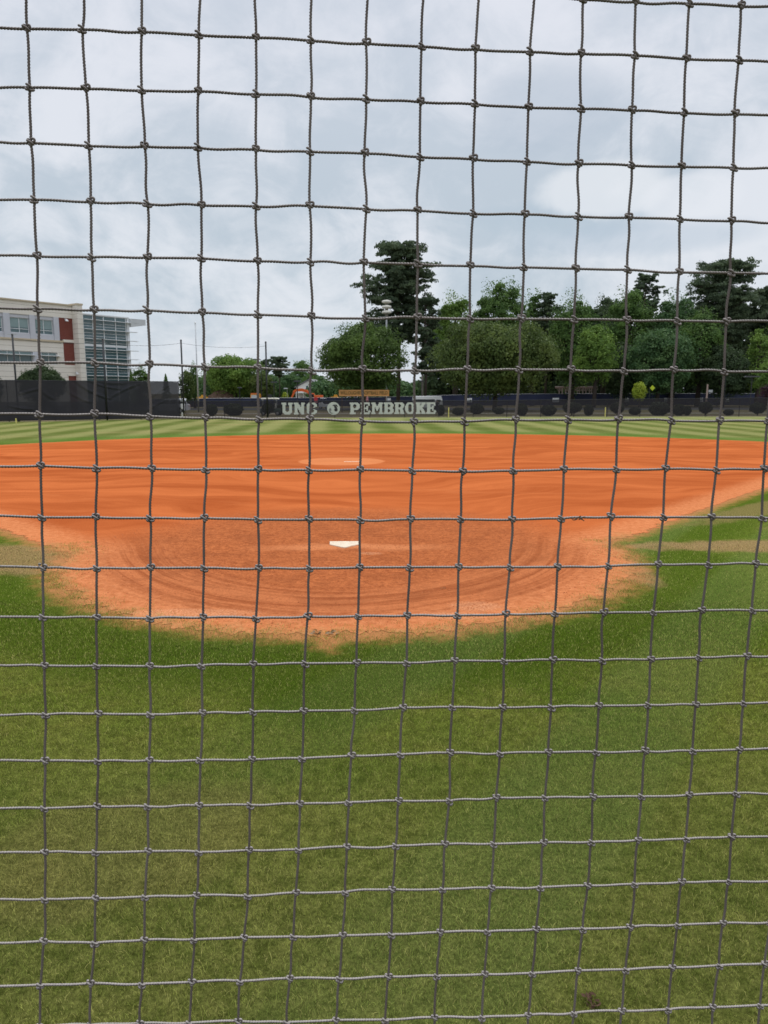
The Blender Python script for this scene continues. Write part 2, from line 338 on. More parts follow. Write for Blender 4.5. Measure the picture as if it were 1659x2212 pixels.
# grass blades of the near turf (uncountable: one object)
def blades():
    pts = []
    for y0, y1, dens in ((1.9, 3.2, 13000), (3.2, 4.5, 10000), (4.5, 6., 8000), (6., 8., 5000), (8., 11., 1800), (11., 14., 700)):
        hw = .56*y1+.5; n = int(dens*(y1-y0)*2*hw)
        x = rng.uniform(-hw, hw, n); y = rng.uniform(y0, y1, n)
        s_ = sdf(x, y); keep = (s_ > .42) | ((s_ > -.12) & (rng.random(n) < (s_+.14)*1.1)*(rng.random(n) < .6))
        pts.append(np.c_[x[keep], y[keep]])
    p = np.vstack(pts); n = len(p)
    patch = np.sin(p[:, 0]*5.1+1.3*np.sin(p[:, 1]*3.3))*np.sin(p[:, 1]*4.7+1.1*np.sin(p[:, 0]*2.9))
    h = rng.uniform(.010, .024, n)*(1+.15*patch)*np.where(p[:, 1] > 6, 1.1, 1.); wd = rng.uniform(.0013, .0024, n)*np.where(p[:, 1] > 6, 1.6, 1.)*np.where(p[:, 1] > 4.5, 1.25, 1.)
    a = rng.uniform(0, 2*np.pi, n); lean = rng.uniform(.3, 1.3, n)*h
    dx_, dy_ = np.cos(a), np.sin(a); b_ = rng.uniform(0, 2*np.pi, n); sx, sy = np.cos(b_)*wd/2, np.sin(b_)*wd/2
    z0 = np.zeros(n)
    v0 = np.c_[p[:, 0]-sx, p[:, 1]-sy, z0]; v1 = np.c_[p[:, 0]+sx, p[:, 1]+sy, z0]
    mx, my = p[:, 0]+dx_*lean*.35, p[:, 1]+dy_*lean*.35
    v2 = np.c_[mx+sx*.8, my+sy*.8, h*.65]; v3 = np.c_[mx-sx*.8, my-sy*.8, h*.65]
    v4 = np.c_[p[:, 0]+dx_*lean, p[:, 1]+dy_*lean, h]
    V = np.stack([v0, v1, v2, v3, v4], 1).reshape(-1, 3)
    k = np.arange(n)*5
    fl = np.c_[k, k+1, k+2, k+3, k+3, k+2, k+4].ravel(); sz = np.tile([4, 3], n)
    return V, fl, sz
m, t, b = MAT('grass_blade', .9, .03)
t, col, seam, fine, V, _ = turf_colour(t)
ri = t.new('ShaderNodeNewGeometry').outputs['Random Per Island']
col = t.mix(t.step(ri, .66, .95), col, (.25, .232, .08))
hs = t.new('ShaderNodeHueSaturation'); t.l.new(col, hs.inputs['Color']); t.l.new(t.step(t.m('FRACT', t.m('MULTIPLY', ri, 7.)), 0., 1., .6, 2.75), hs.inputs['Value']); t.l.new(hs.outputs[0], b.inputs['Base Color'])
tr = t.new('ShaderNodeBsdfTranslucent'); t.l.new(hs.outputs[0], tr.inputs[0]); mx = t.new('ShaderNodeMixShader'); mx.inputs[0].default_value = .42
t.l.new(b.outputs[0], mx.inputs[1]); t.l.new(tr.outputs[0], mx.inputs[2]); t.l.new(mx.outputs[0], t.n['Material Output'].inputs[0])
bv, bf, bs = blades()
tag(npmesh('grass', bv, bf, bs, m), 'short mown green grass in front of the dirt circle', 'grass', kind='stuff')

# ragged tufts along the seam and crumbs of clay on the skinned circle
def seam_tufts():
    r_ = np.random.default_rng(31); n = 52000; a = r_.uniform(0, 2*np.pi, n)
    x = HC[0]+(HR+r_.normal(.10, .22, n))*np.cos(a); y = HC[1]+(HR+r_.normal(.10, .22, n))*np.sin(a)
    cl = np.sin(x*9+2*np.sin(y*7))+np.sin(y*11+2*np.sin(x*8)); k_ = (y < 11.6) & (cl > -.2+r_.normal(0, .5, n)) & (np.abs(sdf(x, y)) < .5)
    x, y = x[k_], y[k_]; n = len(x); h = r_.uniform(.015, .045, n); wd = r_.uniform(.002, .004, n); a = r_.uniform(0, 6.283, n); l = h*r_.uniform(.3, 1.3, n); b_ = r_.uniform(0, 6.283, n)
    sx, sy = np.cos(b_)*wd/2, np.sin(b_)*wd/2; z0 = np.zeros(n)
    V = np.stack([np.c_[x-sx, y-sy, z0], np.c_[x+sx, y+sy, z0], np.c_[x+np.cos(a)*l, y+np.sin(a)*l, h]], 1).reshape(-1, 3)
    return V, np.arange(3*n), np.full(n, 3)
def crumbs():
    r_ = np.random.default_rng(17); n = 15000; a = r_.uniform(0, 2*np.pi, n); rr_ = HR*np.sqrt(r_.random(n))*1.0
    x = HC[0]+rr_*np.cos(a); y = HC[1]+rr_*np.sin(a); cl = np.sin(x*3+2*np.sin(y*2.3))+np.sin(y*3.7+2*np.sin(x*2.1)); k_ = (cl > -.6+r_.normal(0, .5, n)) & (np.hypot(x+.61, y-11.1) > .36)
    x, y = x[k_], y[k_]; n = len(x); s_ = .004+.011*r_.random(n)**3
    base = np.array([[1, 0, 0], [0, 1, 0], [-1, 0, 0], [0, -1, 0], [.1, .1, .8]])
    an = r_.uniform(0, 6.28, n); ca, sa = np.cos(an), np.sin(an); j = r_.uniform(.6, 1.3, (n, 5, 1)); B_ = base[None]*j*s_[:, None, None]
    X_ = B_[..., 0]*ca[:, None]-B_[..., 1]*sa[:, None]+x[:, None]; Y_ = B_[..., 0]*sa[:, None]+B_[..., 1]*ca[:, None]+y[:, None]
    V = np.stack([X_, Y_, B_[..., 2]+.004], -1).reshape(-1, 3); k = (np.arange(n)*5)[:, None, None]
    return V, (k+np.array([[0, 1, 4], [1, 2, 4], [2, 3, 4], [3, 0, 4]])[None]).ravel(), np.full(4*n, 3)
sv_, sf_, ss_ = seam_tufts(); tag(npmesh('seam_tufts', sv_, sf_, ss_, m), 'ragged straw and green tufts along the rim of the dirt circle', 'grass', kind='stuff')
cv_, cf_, cs_ = crumbs(); tag(npmesh('clay_crumbs', cv_, cf_, cs_, plain('loose_clay', (.46, .15, .058), .95, .35, 3, .05)), 'loose crumbs of orange clay round home plate', 'clay', kind='stuff')

# home plate, pitcher's plate, scraps lying on the ground
mp, t, b = MAT('plate_rubber', .8, .2); co = t.new('ShaderNodeTexCoord').outputs['Object']
pc_ = t.mix(t.noise(co, 6., 4), (.62, .52, .39), (.76, .67, .52))
t.put(b.inputs['Base Color'], t.mix(t.m('MULTIPLY', t.step(t.noise(co, 9., 6, .7, 1.), .52, .66), .75), pc_, (.50, .22, .09)))
hp = MB().add([(-.85, 11.34, .004), (-.39, 11.36, .004), (-.375, 11.10, .004), (-.585, 10.84, .004), (-.835, 11.08, .004)][::-1], [(0, 1, 2, 3, 4)])
base = [(-.845, 11.32), (-.39, 11.335), (-.375, 11.11), (-.59, 10.85), (-.83, 11.09)]
q = MB(); q.add([(x, y, .0) for x, y in base]+[(x, y, .018) for x, y in base], [(0, 1, 2, 3, 4), (9, 8, 7, 6, 5)]+[(i, i+5, (i+1) % 5+5, (i+1) % 5) for i in range(5)])
tag(q.build('home_plate', mp, bevel=.004), 'five sided off-white home plate set in the orange dirt', 'home plate')
tag(MB().box(-1.36, -.75, 24.95, 25.10, 0, .02).build('pitching_rubber', plain('dusty_rubber', (.80, .50, .32), .7), bevel=.004), 'dusty pale pitching rubber in the middle of the infield circle', 'pitching rubber')
def litter(name, px, py, n, size, col, label, cat, stretch=1.):
    p = at(px, py, 1); k = EYE/(EYE-p.z); p = Vector((p.x*k, p.y*k, 0)); q = MB()
    r_ = random.Random(px)
    for i in range(n):
        a = r_.uniform(0, 6.3); rad = size*math.sqrt(r_.random())*.7; cx, cy = p.x+rad*math.cos(a)*stretch, p.y+rad*math.sin(a)
        l = size*r_.uniform(.25, .6); w_ = l*r_.uniform(.25, .5); b_ = r_.uniform(0, 6.3); z = .008+r_.uniform(.0, size*.2)
        ux, uy = math.cos(b_)*l/2, math.sin(b_)*l/2; vx, vy = -math.sin(b_)*w_/2, math.cos(b_)*w_/2
        q.add([(cx-ux, cy-uy, z), (cx+vx, cy+vy, z+size*.12), (cx+ux, cy+uy, z+.004), (cx-vx, cy-vy, z)], [(0, 1, 2, 3)])
    return tag(q.build(name, plain(name, col, .9, .4, 30)), label, cat)
litter('dead_leaf', 955, 1273, 7, .05, (.09, .09, .05), 'small dark curled leaf lying on the dirt right of home plate', 'leaf', 1.5)
litter('turf_divot', 700, 1371, 22, .12, (.27, .19, .11), 'flat grey divot of dead turf on the lower rim of the dirt', 'divot', 1.8)
litter('leaf_clump', 1277, 2168, 30, .05, (.085, .045, .028), 'brown clump of dead leaves lying in the near grass', 'leaf clump')

# ------------------------------------------------------------------ the backstop net
NET = [
(0,10,[-131,27,-149,26,-136,21,-154,28]),
(1,0,[-83,-59,-120,-86,-87,-83,-81,-67,-63,-60,-80,-43,-84,-34,-70,-17,-82,-4,-69,6,-111,1,-93,-3,-120,26,-116,15]),
(2,0,[-50,-34,-69,-43,-88,-47,-83,-71,-49,-51,-59,-29,-55,-27,-54,-13,-39,-10,-45,22,-49,11,-85,11,-86,21,-113,12]),
(3,0,[-47,-49,-28,-25,-34,-47,-84,-56,-34,-52,-51,-45,-52,-41,-25,-6,-37,5,-17,21,-42,35,-24,32,-63,27,-53,21]),
(4,0,[-2,-26,-3,-10,18,-3,-13,0,-19,-9,-38,-43,12,-13,-33,-9,16,22,-11,12,10,21,-18,19,-23,24,-17,37]),
(5,0,[32,9,11,4,13,-7,-6,-21,24,14,-2,7,-10,-9,12,-2,1,15,28,16,20,21,23,17,39,50,57,40]),
(6,0,[26,-16,46,-6,13,-23,15,2,44,21,38,42,52,59,26,27,45,32,20,21,51,9,72,9,68,-3,42,4]),
(7,0,[64,6,59,-9,55,7,74,36,59,43,72,80,28,52,28,53,28,17,31,9,39,4,85,5,62,-24,80,-7]),
(8,0,[37,-13,40,-24,69,10,87,39,102,50,43,40,57,60,40,75,18,50,11,6,44,-5,35,-15,95,-7,59,-10,34,-20]),
(9,0,[45,-9,73,29,99,38,109,41,96,41,65,44,40,28,45,44,25,56,19,32,15,-3,59,-13,43,-25,75,-9,45,-32]),
(10,0,[59,6,52,3,70,16,88,14,102,42,80,40,75,44,44,29,32,24,44,31,19,3,13,-28,73,-25,47,-34,92,-20]),
(11,0,[60,14,63,19,79,17,86,19,134,36,113,31,87,17,69,12,28,10,49,11,4,13,24,-8,32,-40,66,-38,40,-47]),
(12,0,[46,15,56,30,62,51,82,41,96,56,99,29,85,25,52,21,48,20,10,-1,5,-9,-11,-14,8,-25,-3,-60,49,-55]),
(13,0,[62,13,46,23,56,42,56,35,52,22,65,12,83,15,78,18,32,-16,30,-7,9,-15,20,1,23,-7,10,-45,18,-63]),
(14,0,[69,36,69,27,71,53,82,44,66,24,65,21,74,18,33,-26,30,-23,38,0,37,3,17,-11,33,-22,33,-9,37,-30]),
(15,0,[44,7,57,31,48,32,44,43,65,50,55,44,30,1,15,-16,20,-26,38,1,33,-6,24,0,48,0,44,10,33,-1]),
(16,0,[21,24,41,6,27,27,26,31,39,36,23,30,10,17,12,7,47,29,5,-24,24,1,20,4,35,14,36,0,37,-21]),
(17,0,[15,-22,-1,3,33,5,33,47,25,31,25,46,-10,2,-12,2,1,-1,5,14,39,15,43,22,26,0,54,0,27,-29]),
(18,0,[4,5,-8,17,-34,11,-7,14,14,54,-16,6,-11,24,-49,-8,-7,12,3,16,29,27,27,17,21,13,24,-6,43,5]),
(19,0,[-33,-58,-24,17,-44,-20,-53,3,-43,-13,-43,2,-43,7,-34,15,-26,1,-31,16,-11,2,-12,16,-6,13,13,-6,-8,-22]),
(20,0,[-116,-79,-123,-78,-91,-22,-94,-27,-118,-13,-104,-36,-81,1,-67,-8,-41,11,-45,11,-40,22,-70,-5,-34,10,-32,-5,-6,-17,-13,-18]),
(21,0,[-142,-129,-136,-123,-135,-118,-136,-88,-138,-91,-142,-22,-127,-28,-99,3,-62,-10,-55,16,-77,18,-94,2,-60,-5,-41,-2,-71,-20,-25,-27])]
def netting():
    T = np.array([-0.281881, 0.651756, 0.330183]); A = np.array([0.045353, 0.002503, -0.00053]); B = np.array([-0.001428, -0.002421, -0.043503])
    known = {}
    for r, c, vals in NET:
        for i in range(len(vals)//2): known[(c+i, r)] = (vals[2*i]/1000, vals[2*i+1]/1000)
    C0, C1, R0, R1 = -36, 50, -44, 59
    nr = R1-R0+1; nc = C1-C0+1
    g = np.zeros((nc, nr, 2)); rl = np.random.default_rng(3)
    for i in range(nc):
        for j in range(nr):
            c, r = i+C0, j+R0
            if (c, r) in known: g[i, j] = known[(c, r)]
            else:
                cc = min(max(c, 0), 13); r2 = min(max(r, 1), 21)
                k = known.get((cc, r2), (0, 0)); dd = math.hypot(c-cc, r-r2); f_ = math.exp(-dd/7)
                g[i, j] = (k[0]*f_+rl.normal(0, .025), k[1]*f_+rl.normal(0, .02))
    ci = np.arange(C0, C1+1)[:, None]; rj = np.arange(R0, R1+1)[None, :]
    P = T+(ci+g[..., 0])[..., None]*A+(rj+g[..., 1])[..., None]*B+np.array([0, 0, EYE])
    ex = A/np.linalg.norm(A); ey = -B/np.linalg.norm(B); ez = np.cross(ex, ey); ez /= np.linalg.norm(ez)     # ez towards the eye
    VS = []; FS = []; base = 0
    def tubes(a, b_, m_, n, rad, turns, lobes, seed, sagdir):
        nonlocal base
        E = len(a); r_ = np.random.default_rng(seed)
        tt = np.linspace(0, 1, m_)[None, :, None]
        off = r_.normal(0, .00035, (E, 1, 1))*sagdir+r_.normal(0, .0004, (E, 1, 1))*ez
        wob = r_.normal(0, .00018, (E, 1, 1))*sagdir
        cen = a[:, None]*(1-tt)+b_[:, None]*tt+off*4*tt*(1-tt)+wob*np.sin(2*np.pi*tt)*1.5
        tn = (b_-a)/np.linalg.norm(b_-a, axis=1, keepdims=True)
        u_ = np.cross(tn, ez); u_ /= np.linalg.norm(u_, axis=1, keepdims=True); w_ = np.cross(u_, tn)
        ph = np.linspace(0, 2*np.pi, n, endpoint=False)[None, None, :]
        tw = 2*np.pi*turns*tt+r_.uniform(0, 6.28, (E, 1, 1))
        rd = rad*(1+lobes*np.cos(3*(ph-tw)))
        q = cen[:, :, None, :]+(np.cos(ph)*rd)[..., None]*u_[:, None, None]+(np.sin(ph)*rd)[..., None]*w_[:, None, None]
        VS.append(q.reshape(-1, 3))
        e = (np.arange(E)*m_*n)[:, None, None]; k = (np.arange(m_-1)*n)[None, :, None]; p0 = np.arange(n)[None, None]; p1 = (p0+1) % n
        f = np.stack(np.broadcast_arrays(e+k+p0, e+k+p1, e+k+n+p1, e+k+n+p0), -1).reshape(-1, 4)+base
        FS.append(f); base += E*m_*n
    def edges(hi):
        out = [[], [], [], []]
        for i in range(nc):
            for j in range(nr):
                c, r = i+C0, j+R0
                near = -3 <= c <= 17 and -3 <= r <= 24
                if near != hi: continue
                if i+1 < nc: out[0].append(P[i, j]); out[1].append(P[i+1, j])
                if j+1 < nr: out[2].append(P[i, j]); out[3].append(P[i, j+1])
        return [np.array(o) for o in out]
    h = edges(True); tubes(h[0], h[1], 72, 9, .00102, 6., .28, 1, ey); tubes(h[2], h[3], 72, 9, .00100, 6., .28, 2, ex)
    h = edges(False); tubes(h[0], h[1], 4, 5, .00112, 0, 0, 3, ey); tubes(h[2], h[3], 4, 5, .00108, 0, 0, 4, ex)
    # knots: bands of cord wrapped round the crossing, two mirrored kinds
    kinds = [
        [[(-3.3, 3.0, 1.0), (-1.6, 2.4, 2.2), (.4, 1.1, 2.5), (2.3, -.3, 1.4), (3.0, -.9, 0)],
         [(-3.2, -.6, .2), (-2.9, -2.0, 1.3), (-1.5, -2.5, 1.8), (0, -2.2, 1.3)],
         [(.2, -2.0, 1.2), (1.6, -3.2, 1.5), (3.1, -2.8, .9), (3.2, -1.4, -.3)],
         [(-1.2, .2, 2.0), (-.6, -1.3, 2.3), (.3, -2.6, 1.2)]],
        [[(-3.7, 2.1, .4), (-2.2, 1.6, 1.9), (0, .3, 2.6), (2.0, -1.3, 1.8), (3.2, -2.1, .3)],
         [(.3, 2.6, .6), (1.9, 3.5, 1.0), (3.3, 2.6, 1.0), (3.2, .9, .8), (1.4, .3, 1.6)],
         [(-1.2, -.9, 1.4), (.2, -2.5, 1.7), (1.5, -2.9, .9)],
         [(-3.2, 1.8, -.6), (-2.4, 3.0, .2), (-1.1, 2.6, 1.0)]]]
    for hi in (True, False):
        n = 8 if hi else 4
        for kind in (0, 1):
            ids = [(i, j) for i in range(nc) for j in range(nr) if (i+j+C0+R0) % 2 == kind and ((-3 <= i+C0 <= 17 and -3 <= j+R0 <= 24) == hi)]
            ctr = np.array([P[i, j] for i, j in ids]); r_ = np.random.default_rng(kind+7)
            for path in (kinds[kind] if hi else [[(-2.6, 1.4, .6), (2.6, -1.4, .6)]]):
                p = np.array(path, float)*.00090
                if hi:                                       # resample the band smoothly
                    tt = np.linspace(0, len(p)-1, 9); p = np.stack([np.interp(tt, np.arange(len(p)), p[:, k]) for k in range(3)], 1)
                    p[1:-1] = (p[:-2]+2*p[1:-1]+p[2:])/4
                jit = r_.normal(0, .00018, (len(ctr), 1, 3)); sc = r_.normal(1, .07, (len(ctr), 1, 1))
                cen = (p[None]+jit)*sc
                W3 = cen[..., :1]*ex+cen[..., 1:2]*ey+cen[..., 2:]*ez+ctr[:, None]
                tg = np.gradient(p, axis=0); tg /= np.linalg.norm(tg, axis=1, keepdims=True)+1e-9
                tg = tg[:, :1]*ex+tg[:, 1:2]*ey+tg[:, 2:]*ez
                u_ = np.cross(tg, ez+.31*ex); u_ /= np.linalg.norm(u_, axis=1, keepdims=True)+1e-9; w_ = np.cross(u_, tg)
                rad = .00102 if hi else .0022; m_ = len(p)
                prof = np.ones(m_); prof[0] = prof[-1] = .45
                ph = np.linspace(0, 2*np.pi, n, endpoint=False)
                ring = (np.cos(ph)[None, :, None]*u_[:, None]+np.sin(ph)[None, :, None]*w_[:, None])*(rad*prof)[:, None, None]
                q = W3[:, :, None, :]+ring[None]
                VS.append(q.reshape(-1, 3))
                e = (np.arange(len(ctr))*m_*n)[:, None, None]; k = (np.arange(m_-1)*n)[None, :, None]; p0 = np.arange(n)[None, None]; p1 = (p0+1) % n
                FS.append(np.stack(np.broadcast_arrays(e+k+p0, e+k+p1, e+k+n+p1, e+k+n+p0), -1).reshape(-1, 4)+base); base += len(ctr)*m_*n
    V = np.vstack(VS); V[:, 2] = np.maximum(V[:, 2], .012); F_ = np.vstack(FS)
    return V, F_
m, t, b = MAT('cord_lit_top', .85, .2)
co = t.new('ShaderNodeTexCoord').outputs['Object']
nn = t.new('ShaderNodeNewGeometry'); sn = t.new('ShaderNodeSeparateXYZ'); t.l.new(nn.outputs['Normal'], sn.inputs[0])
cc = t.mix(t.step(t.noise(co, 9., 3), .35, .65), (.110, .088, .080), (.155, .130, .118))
cc = t.mix(t.step(sn.outputs[2], .05, .75, 0., .85), cc, (.42, .385, .355))      # paler upward, darker sideways: overhead light painted into the cord colour
cc = t.mix(t.step(t.noise(co, 900., 2), .5, .8), cc, (.15, .125, .115))
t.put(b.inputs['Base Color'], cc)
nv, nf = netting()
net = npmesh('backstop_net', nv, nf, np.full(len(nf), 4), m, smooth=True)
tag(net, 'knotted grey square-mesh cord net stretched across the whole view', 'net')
q = MB(); r_ = random.Random(4); p0 = at(1240, 1120, .6255)
for i in range(9):
    a = r_.uniform(-.6, .6); l = r_.uniform(.002, .006); cx = r_.uniform(-.006, .006)
    q.tube([p0+Vector((cx, -.0012, r_.uniform(-.0015, .0015))), p0+Vector((cx+l*math.cos(a), -.0025, l*math.sin(a)))], .0004, 4)
tag(q.build('dried_stem', plain('dried_stem', (.10, .055, .03), .9)), 'brown bit of dried stem caught on a net cord', 'stem')

# ------------------------------------------------------------------ outfield fence
black = plain('black_paint', (.012, .013, .015), .45, .1, 5, .5)
def screen_mat(name, col, opacity, fold=0.):
    m, t, b = MAT(name, .8-fold*.35, .25+fold*.4)
    co = t.new('ShaderNodeTexCoord').outputs['Object']
    t.put(b.inputs['Base Color'], t.mix(t.noise(co, 1.2, 4), tuple(x*.8 for x in col), tuple(x*1.25 for x in col)))
    tr = t.new('ShaderNodeBsdfTransparent'); mx = t.new('ShaderNodeMixShader'); mx.inputs[0].default_value = opacity
    t.l.new(tr.outputs[0], mx.inputs[1]); t.l.new(b.outputs[0], mx.inputs[2]); t.l.new(mx.outputs[0], t.n['Material Output'].inputs[0])
    return m
tall_cloth = screen_mat('black_windscreen', (.022, .021, .027), .94, .15); low_cloth = screen_mat('black_mesh', (.026, .023, .028), .72)
def along(x0, x1, step):
    n = max(1, int(round((x1-x0)/step))); return [(x0+(x1-x0)*i/n, fence_at(x0+(x1-x0)*i/n)) for i in range(n+1)]
def hgt_low(x): return 1.58+.26*max(0, min(1, (x-8)/30))
fe = empty('outfield_fence', (12, fence_at(12), 0)); off = Vector((12, fence_at(12), 0))
tag(fe, 'low black mesh fence with big pale letters behind the outfield grass', 'fence')
L = lambda x, y, z: (x-off.x, y-off.y, z)
pts = along(-18.1, 94, 1.2)
q = MB(); vs = []
for x, y in pts: vs += [L(x, y, .07), L(x, y, hgt_low(x))]
q.add(vs, [(2*i, 2*i+2, 2*i+3, 2*i+1) for i in range(len(pts)-1)]); q.build('windscreen', low_cloth, fe)
MB().tube([L(x, y, hgt_low(x)+.02) for x, y in pts], .028, 6).build('top_rail', black, fe)
MB().tube([L(x, y, .09) for x, y in pts], .022, 6).build('bottom_rail', black, fe)
px_ = -18.1
while px_ < 92:
    y = fence_at(px_); MB().tube([L(px_, y+.04, 0), L(px_, y+.04, hgt_low(px_)+.03)], .034, 6).build('post', black, fe); px_ += 3.35
# letters painted on the mesh
G = {
'U': "11111..11111|11111..11111|.1111..1111.|.111....111.|.111....111.|.111....111.|.111....111.|.111....111.|.111....111.|.111....111.|.1111..1111.|.1111111111.|..11111111..|...111111...",
'N': "11111...1111|11111...1111|.11111..111.|.111111.111.|.111111.111.|.1111111111.|.1111111111.|.111.111111.|.111.111111.|.111..11111.|.111..11111.|.111...1111.|11111..1111.|11111...111.",
'C': "...1111111..|..111111111.|.11111..1111|.1111....111|.1111....111|.111....11..|.111........|.111........|.111....11..|.1111....111|.1111....111|.11111..1111|..111111111.|...1111111..",
'P': "1111111111..|11111111111.|.1111..11111|.111....1111|.111....1111|.111....1111|.1111..11111|.1111111111.|.111111111..|.1111.......|.1111.......|.1111.......|1111111.....|1111111.....",
'E': "11111111111.|11111111111.|.1111....11.|.1111....11.|.1111..11...|.1111..11...|.11111111...|.11111111...|.1111..11...|.1111..11.1.|.1111....111|.1111....111|11111111111.|11111111111.",
'M': "11111....11111|11111....11111|.11111..11111.|.11111..11111.|.111111111111.|.111111111111.|.111.1111.111.|.111.1111.111.|.111..11..111.|.111..11..111.|.111......111.|.111......111.|11111....11111|11111....11111",
'B': "1111111111..|11111111111.|.1111..11111|.1111...1111|.1111...1111|.1111..1111.|.1111111111.|.1111111111.|.1111..11111|.1111...1111|.1111...1111|.1111..11111|11111111111.|1111111111..",
'R': "1111111111..|11111111111.|.1111..11111|.1111...1111|.1111...1111|.1111..1111.|.1111111111.|.111111111..|.1111.1111..|.1111..1111.|.1111..1111.|.1111..1111.|111111.11111|111111.11111",
'O': "...111111...|..11111111..|.1111..1111.|.111....111.|1111....1111|1111....1111|1111....1111|1111....1111|1111....1111|1111....1111|.111....111.|.1111..1111.|..11111111..|...111111...",
'K': "111111.11111|111111.11111|.1111..1111.|.1111.1111..|.111111111..|.11111111...|.1111111....|.11111111...|.111111111..|.1111.1111..|.1111..1111.|.1111..1111.|111111.11111|111111.11111",
}
letter_mat = plain('pale_banner_paint', (.50, .52, .47), .8, .16, 2.5)
def band(poly_px, q):                # picture rows of the banner -> quads lying 2 cm in front of the fence line
    for x0, x1, z0, z1 in poly_px:
        X0, X1 = x0, x1; y0, y1 = fence_at(X0)-.03, fence_at(X1)-.03
        q.add([L(X0, y0, z0), L(X1, y1, z0), L(X1, y1, z1), L(X0, y0, z1)], [(0, 1, 2, 3)])
def bx(px): return atx(px, 72.3)*1.0
ZT, ZB = 1.44, .34
def word(text, p0, p1):
    q = MB(); X0, X1 = bx(p0), bx(p1); wt = sum(14 if ch == 'M' else 12 for ch in text)+.9*(len(text)-1); u_ = (X1-X0)/wt; x = X0; zr = (ZT-ZB)/14
    for ch in text:
        rows = G[ch].split('|')
        for r, row in enumerate(rows):
            c = 0
            while c < len(row):
                if row[c] == '1':
                    e = c
                    while e < len(row) and row[e] == '1': e += 1
                    band([(x+c*u_, x+e*u_, ZT-(r+1)*zr, ZT-r*zr)], q); c = e
                else: c += 1
        x += (len(rows[0])+.9)*u_
    q.build('lettering', letter_mat, fe)
word('UNC', 615, 688); word('PEMBROKE', 756.5, 942)
# round emblem between the words: pale disc, dark profile with pale face, neck and feather shapes
ecx, ecz, er = bx(722.5), .89, .60
yy = fence_at(ecx)
def shape(name, pts, mat, dy):
    q_ = MB(); n_ = len(pts); P_ = [(ecx+a*er, ecz+b_*er) for a, b_ in pts]
    q_.add([L(x_, fence_at(x_)-dy, z_) for x_, z_ in P_], [tuple(range(n_))]).build(name, mat, fe)
ring = [(math.cos(2*math.pi*k/40), math.sin(2*math.pi*k/40)) for k in range(40)]
em_dark = plain('emblem_dark', (.035, .032, .036), .8)
shape('emblem_disc', ring, letter_mat, .03)
shape('emblem_profile', [(-.12, .52), (.12, .62), (.38, .38), (.60, .05), (.66, -.30), (.45, -.50), (.18, -.42), (.10, -.10), (-.10, .12), (-.30, .28)], em_dark, .045)
shape('emblem_grey_part', [(-.72, -.10), (-.50, .10), (-.36, -.10), (-.30, -.45), (-.12, -.80), (-.40, -.82), (-.66, -.55)], plain('emblem_grey', (.17, .17, .165), .8), .04)
shape('emblem_face', [(-.36, .30), (-.12, .44), (.10, .34), (.12, .10), (.24, -.04), (.10, -.12), (.04, -.30), (-.20, -.32), (-.40, -.05)], letter_mat, .06)
shape('emblem_collar', [(-.42, -.32), (-.22, -.38), (.0, -.62), (.18, -.72), (-.08, -.76), (-.34, -.66), (-.46, -.5)], letter_mat, .06)
shape('emblem_feather', [(.22, .72), (.50, .55), (.74, .18), (.58, .28), (.36, .42)], em_dark, .05)

# tall screened section on the left
tf_ = empty('screened_fence', (-30, fence_at(-30), 0)); o2 = Vector((-30, fence_at(-30), 0))
tag(tf_, 'tall black cloth windscreen fence with sagging folds in front of the campus building', 'fence')
L2 = lambda x, y, z: (x-o2.x, y-o2.y, z)
xs = np.linspace(-62, -18.6, 330); zs = np.linspace(.12, 3.33, 44); vs = []
for x in xs:
    y = fence_at(x)-.10
    for z in zs:
        f_ = .018*math.sin(x*2.1+1.3*math.sin(z*1.9))*(.4+.6*math.sin(x*.37)**2)
        for cx, cz, ln, sl, amp in ((-25.9, 3.2, 2.6, -1.05, .10), (-25.0, 3.3, 2.2, -.55, .07), (-24.4, 3.3, 1.9, -.25, .05), (-23.6, 2.0, 2.2, .75, .07), (-26.4, 2.3, 1.6, -.8, .05), (-20.6, 2.0, 1.7, 1.0, .05), (-20.9, .9, 1.2, .8, .05), (-29.6, 2.3, 1.2, .4, .04), (-28.3, 2.5, 1.0, -1.2, .05), (-30.2, 1.2, 1.3, -.3, .05)):
            a = math.atan(sl); uu = (x-cx)*math.cos(a)+(z-cz)*math.sin(a); ww = -(x-cx)*math.sin(a)+(z-cz)*math.cos(a)+.10*uu*uu*(-1 if sl < 0 else .6)
            if -.3 < uu < ln: f_ += 1.8*amp*math.exp(-(ww/.075)**2)*(1-((uu-ln/2)/(ln/2+.35))**2)-amp*.9*math.exp(-((ww+.13)/.08)**2)
        vs.append(L2(x, y-f_, z+(.02*math.sin(x*3.1) if z > 3.3 else 0)))
nz_ = len(zs); F = []
for i in range(len(xs)-1):
    for j in range(nz_-1): F.append((i*nz_+j, (i+1)*nz_+j, (i+1)*nz_+j+1, i*nz_+j+1))
npmesh('windscreen', vs, F, np.full(len(F), 4), tall_cloth, tf_, smooth=True)
lp = along(-62, -18.4, 1.5)
q = MB(); vs = []
for x, y in lp: vs += [L2(x, y+.02, .07), L2(x, y+.02, 1.6)]
q.add(vs, [(2*i, 2*i+2, 2*i+3, 2*i+1) for i in range(len(lp)-1)]).build('lower_screen', low_cloth, tf_)
MB().tube([L2(x, y, 3.35) for x, y in lp], .03, 6).build('top_rail', black, tf_)
MB().tube([L2(x, y, .10) for x, y in lp], .025, 6).build('bottom_rail', black, tf_)
x = -60.6
while x < -18.5:
    MB().tube([L2(x, fence_at(x)+.06, 0), L2(x, fence_at(x)+.06, 3.38)], .036, 6).build('post', black, tf_); x += 3.0
galv = plain('galvanised_steel', (.42, .43, .43), .4, .15, 8, .5, .7)
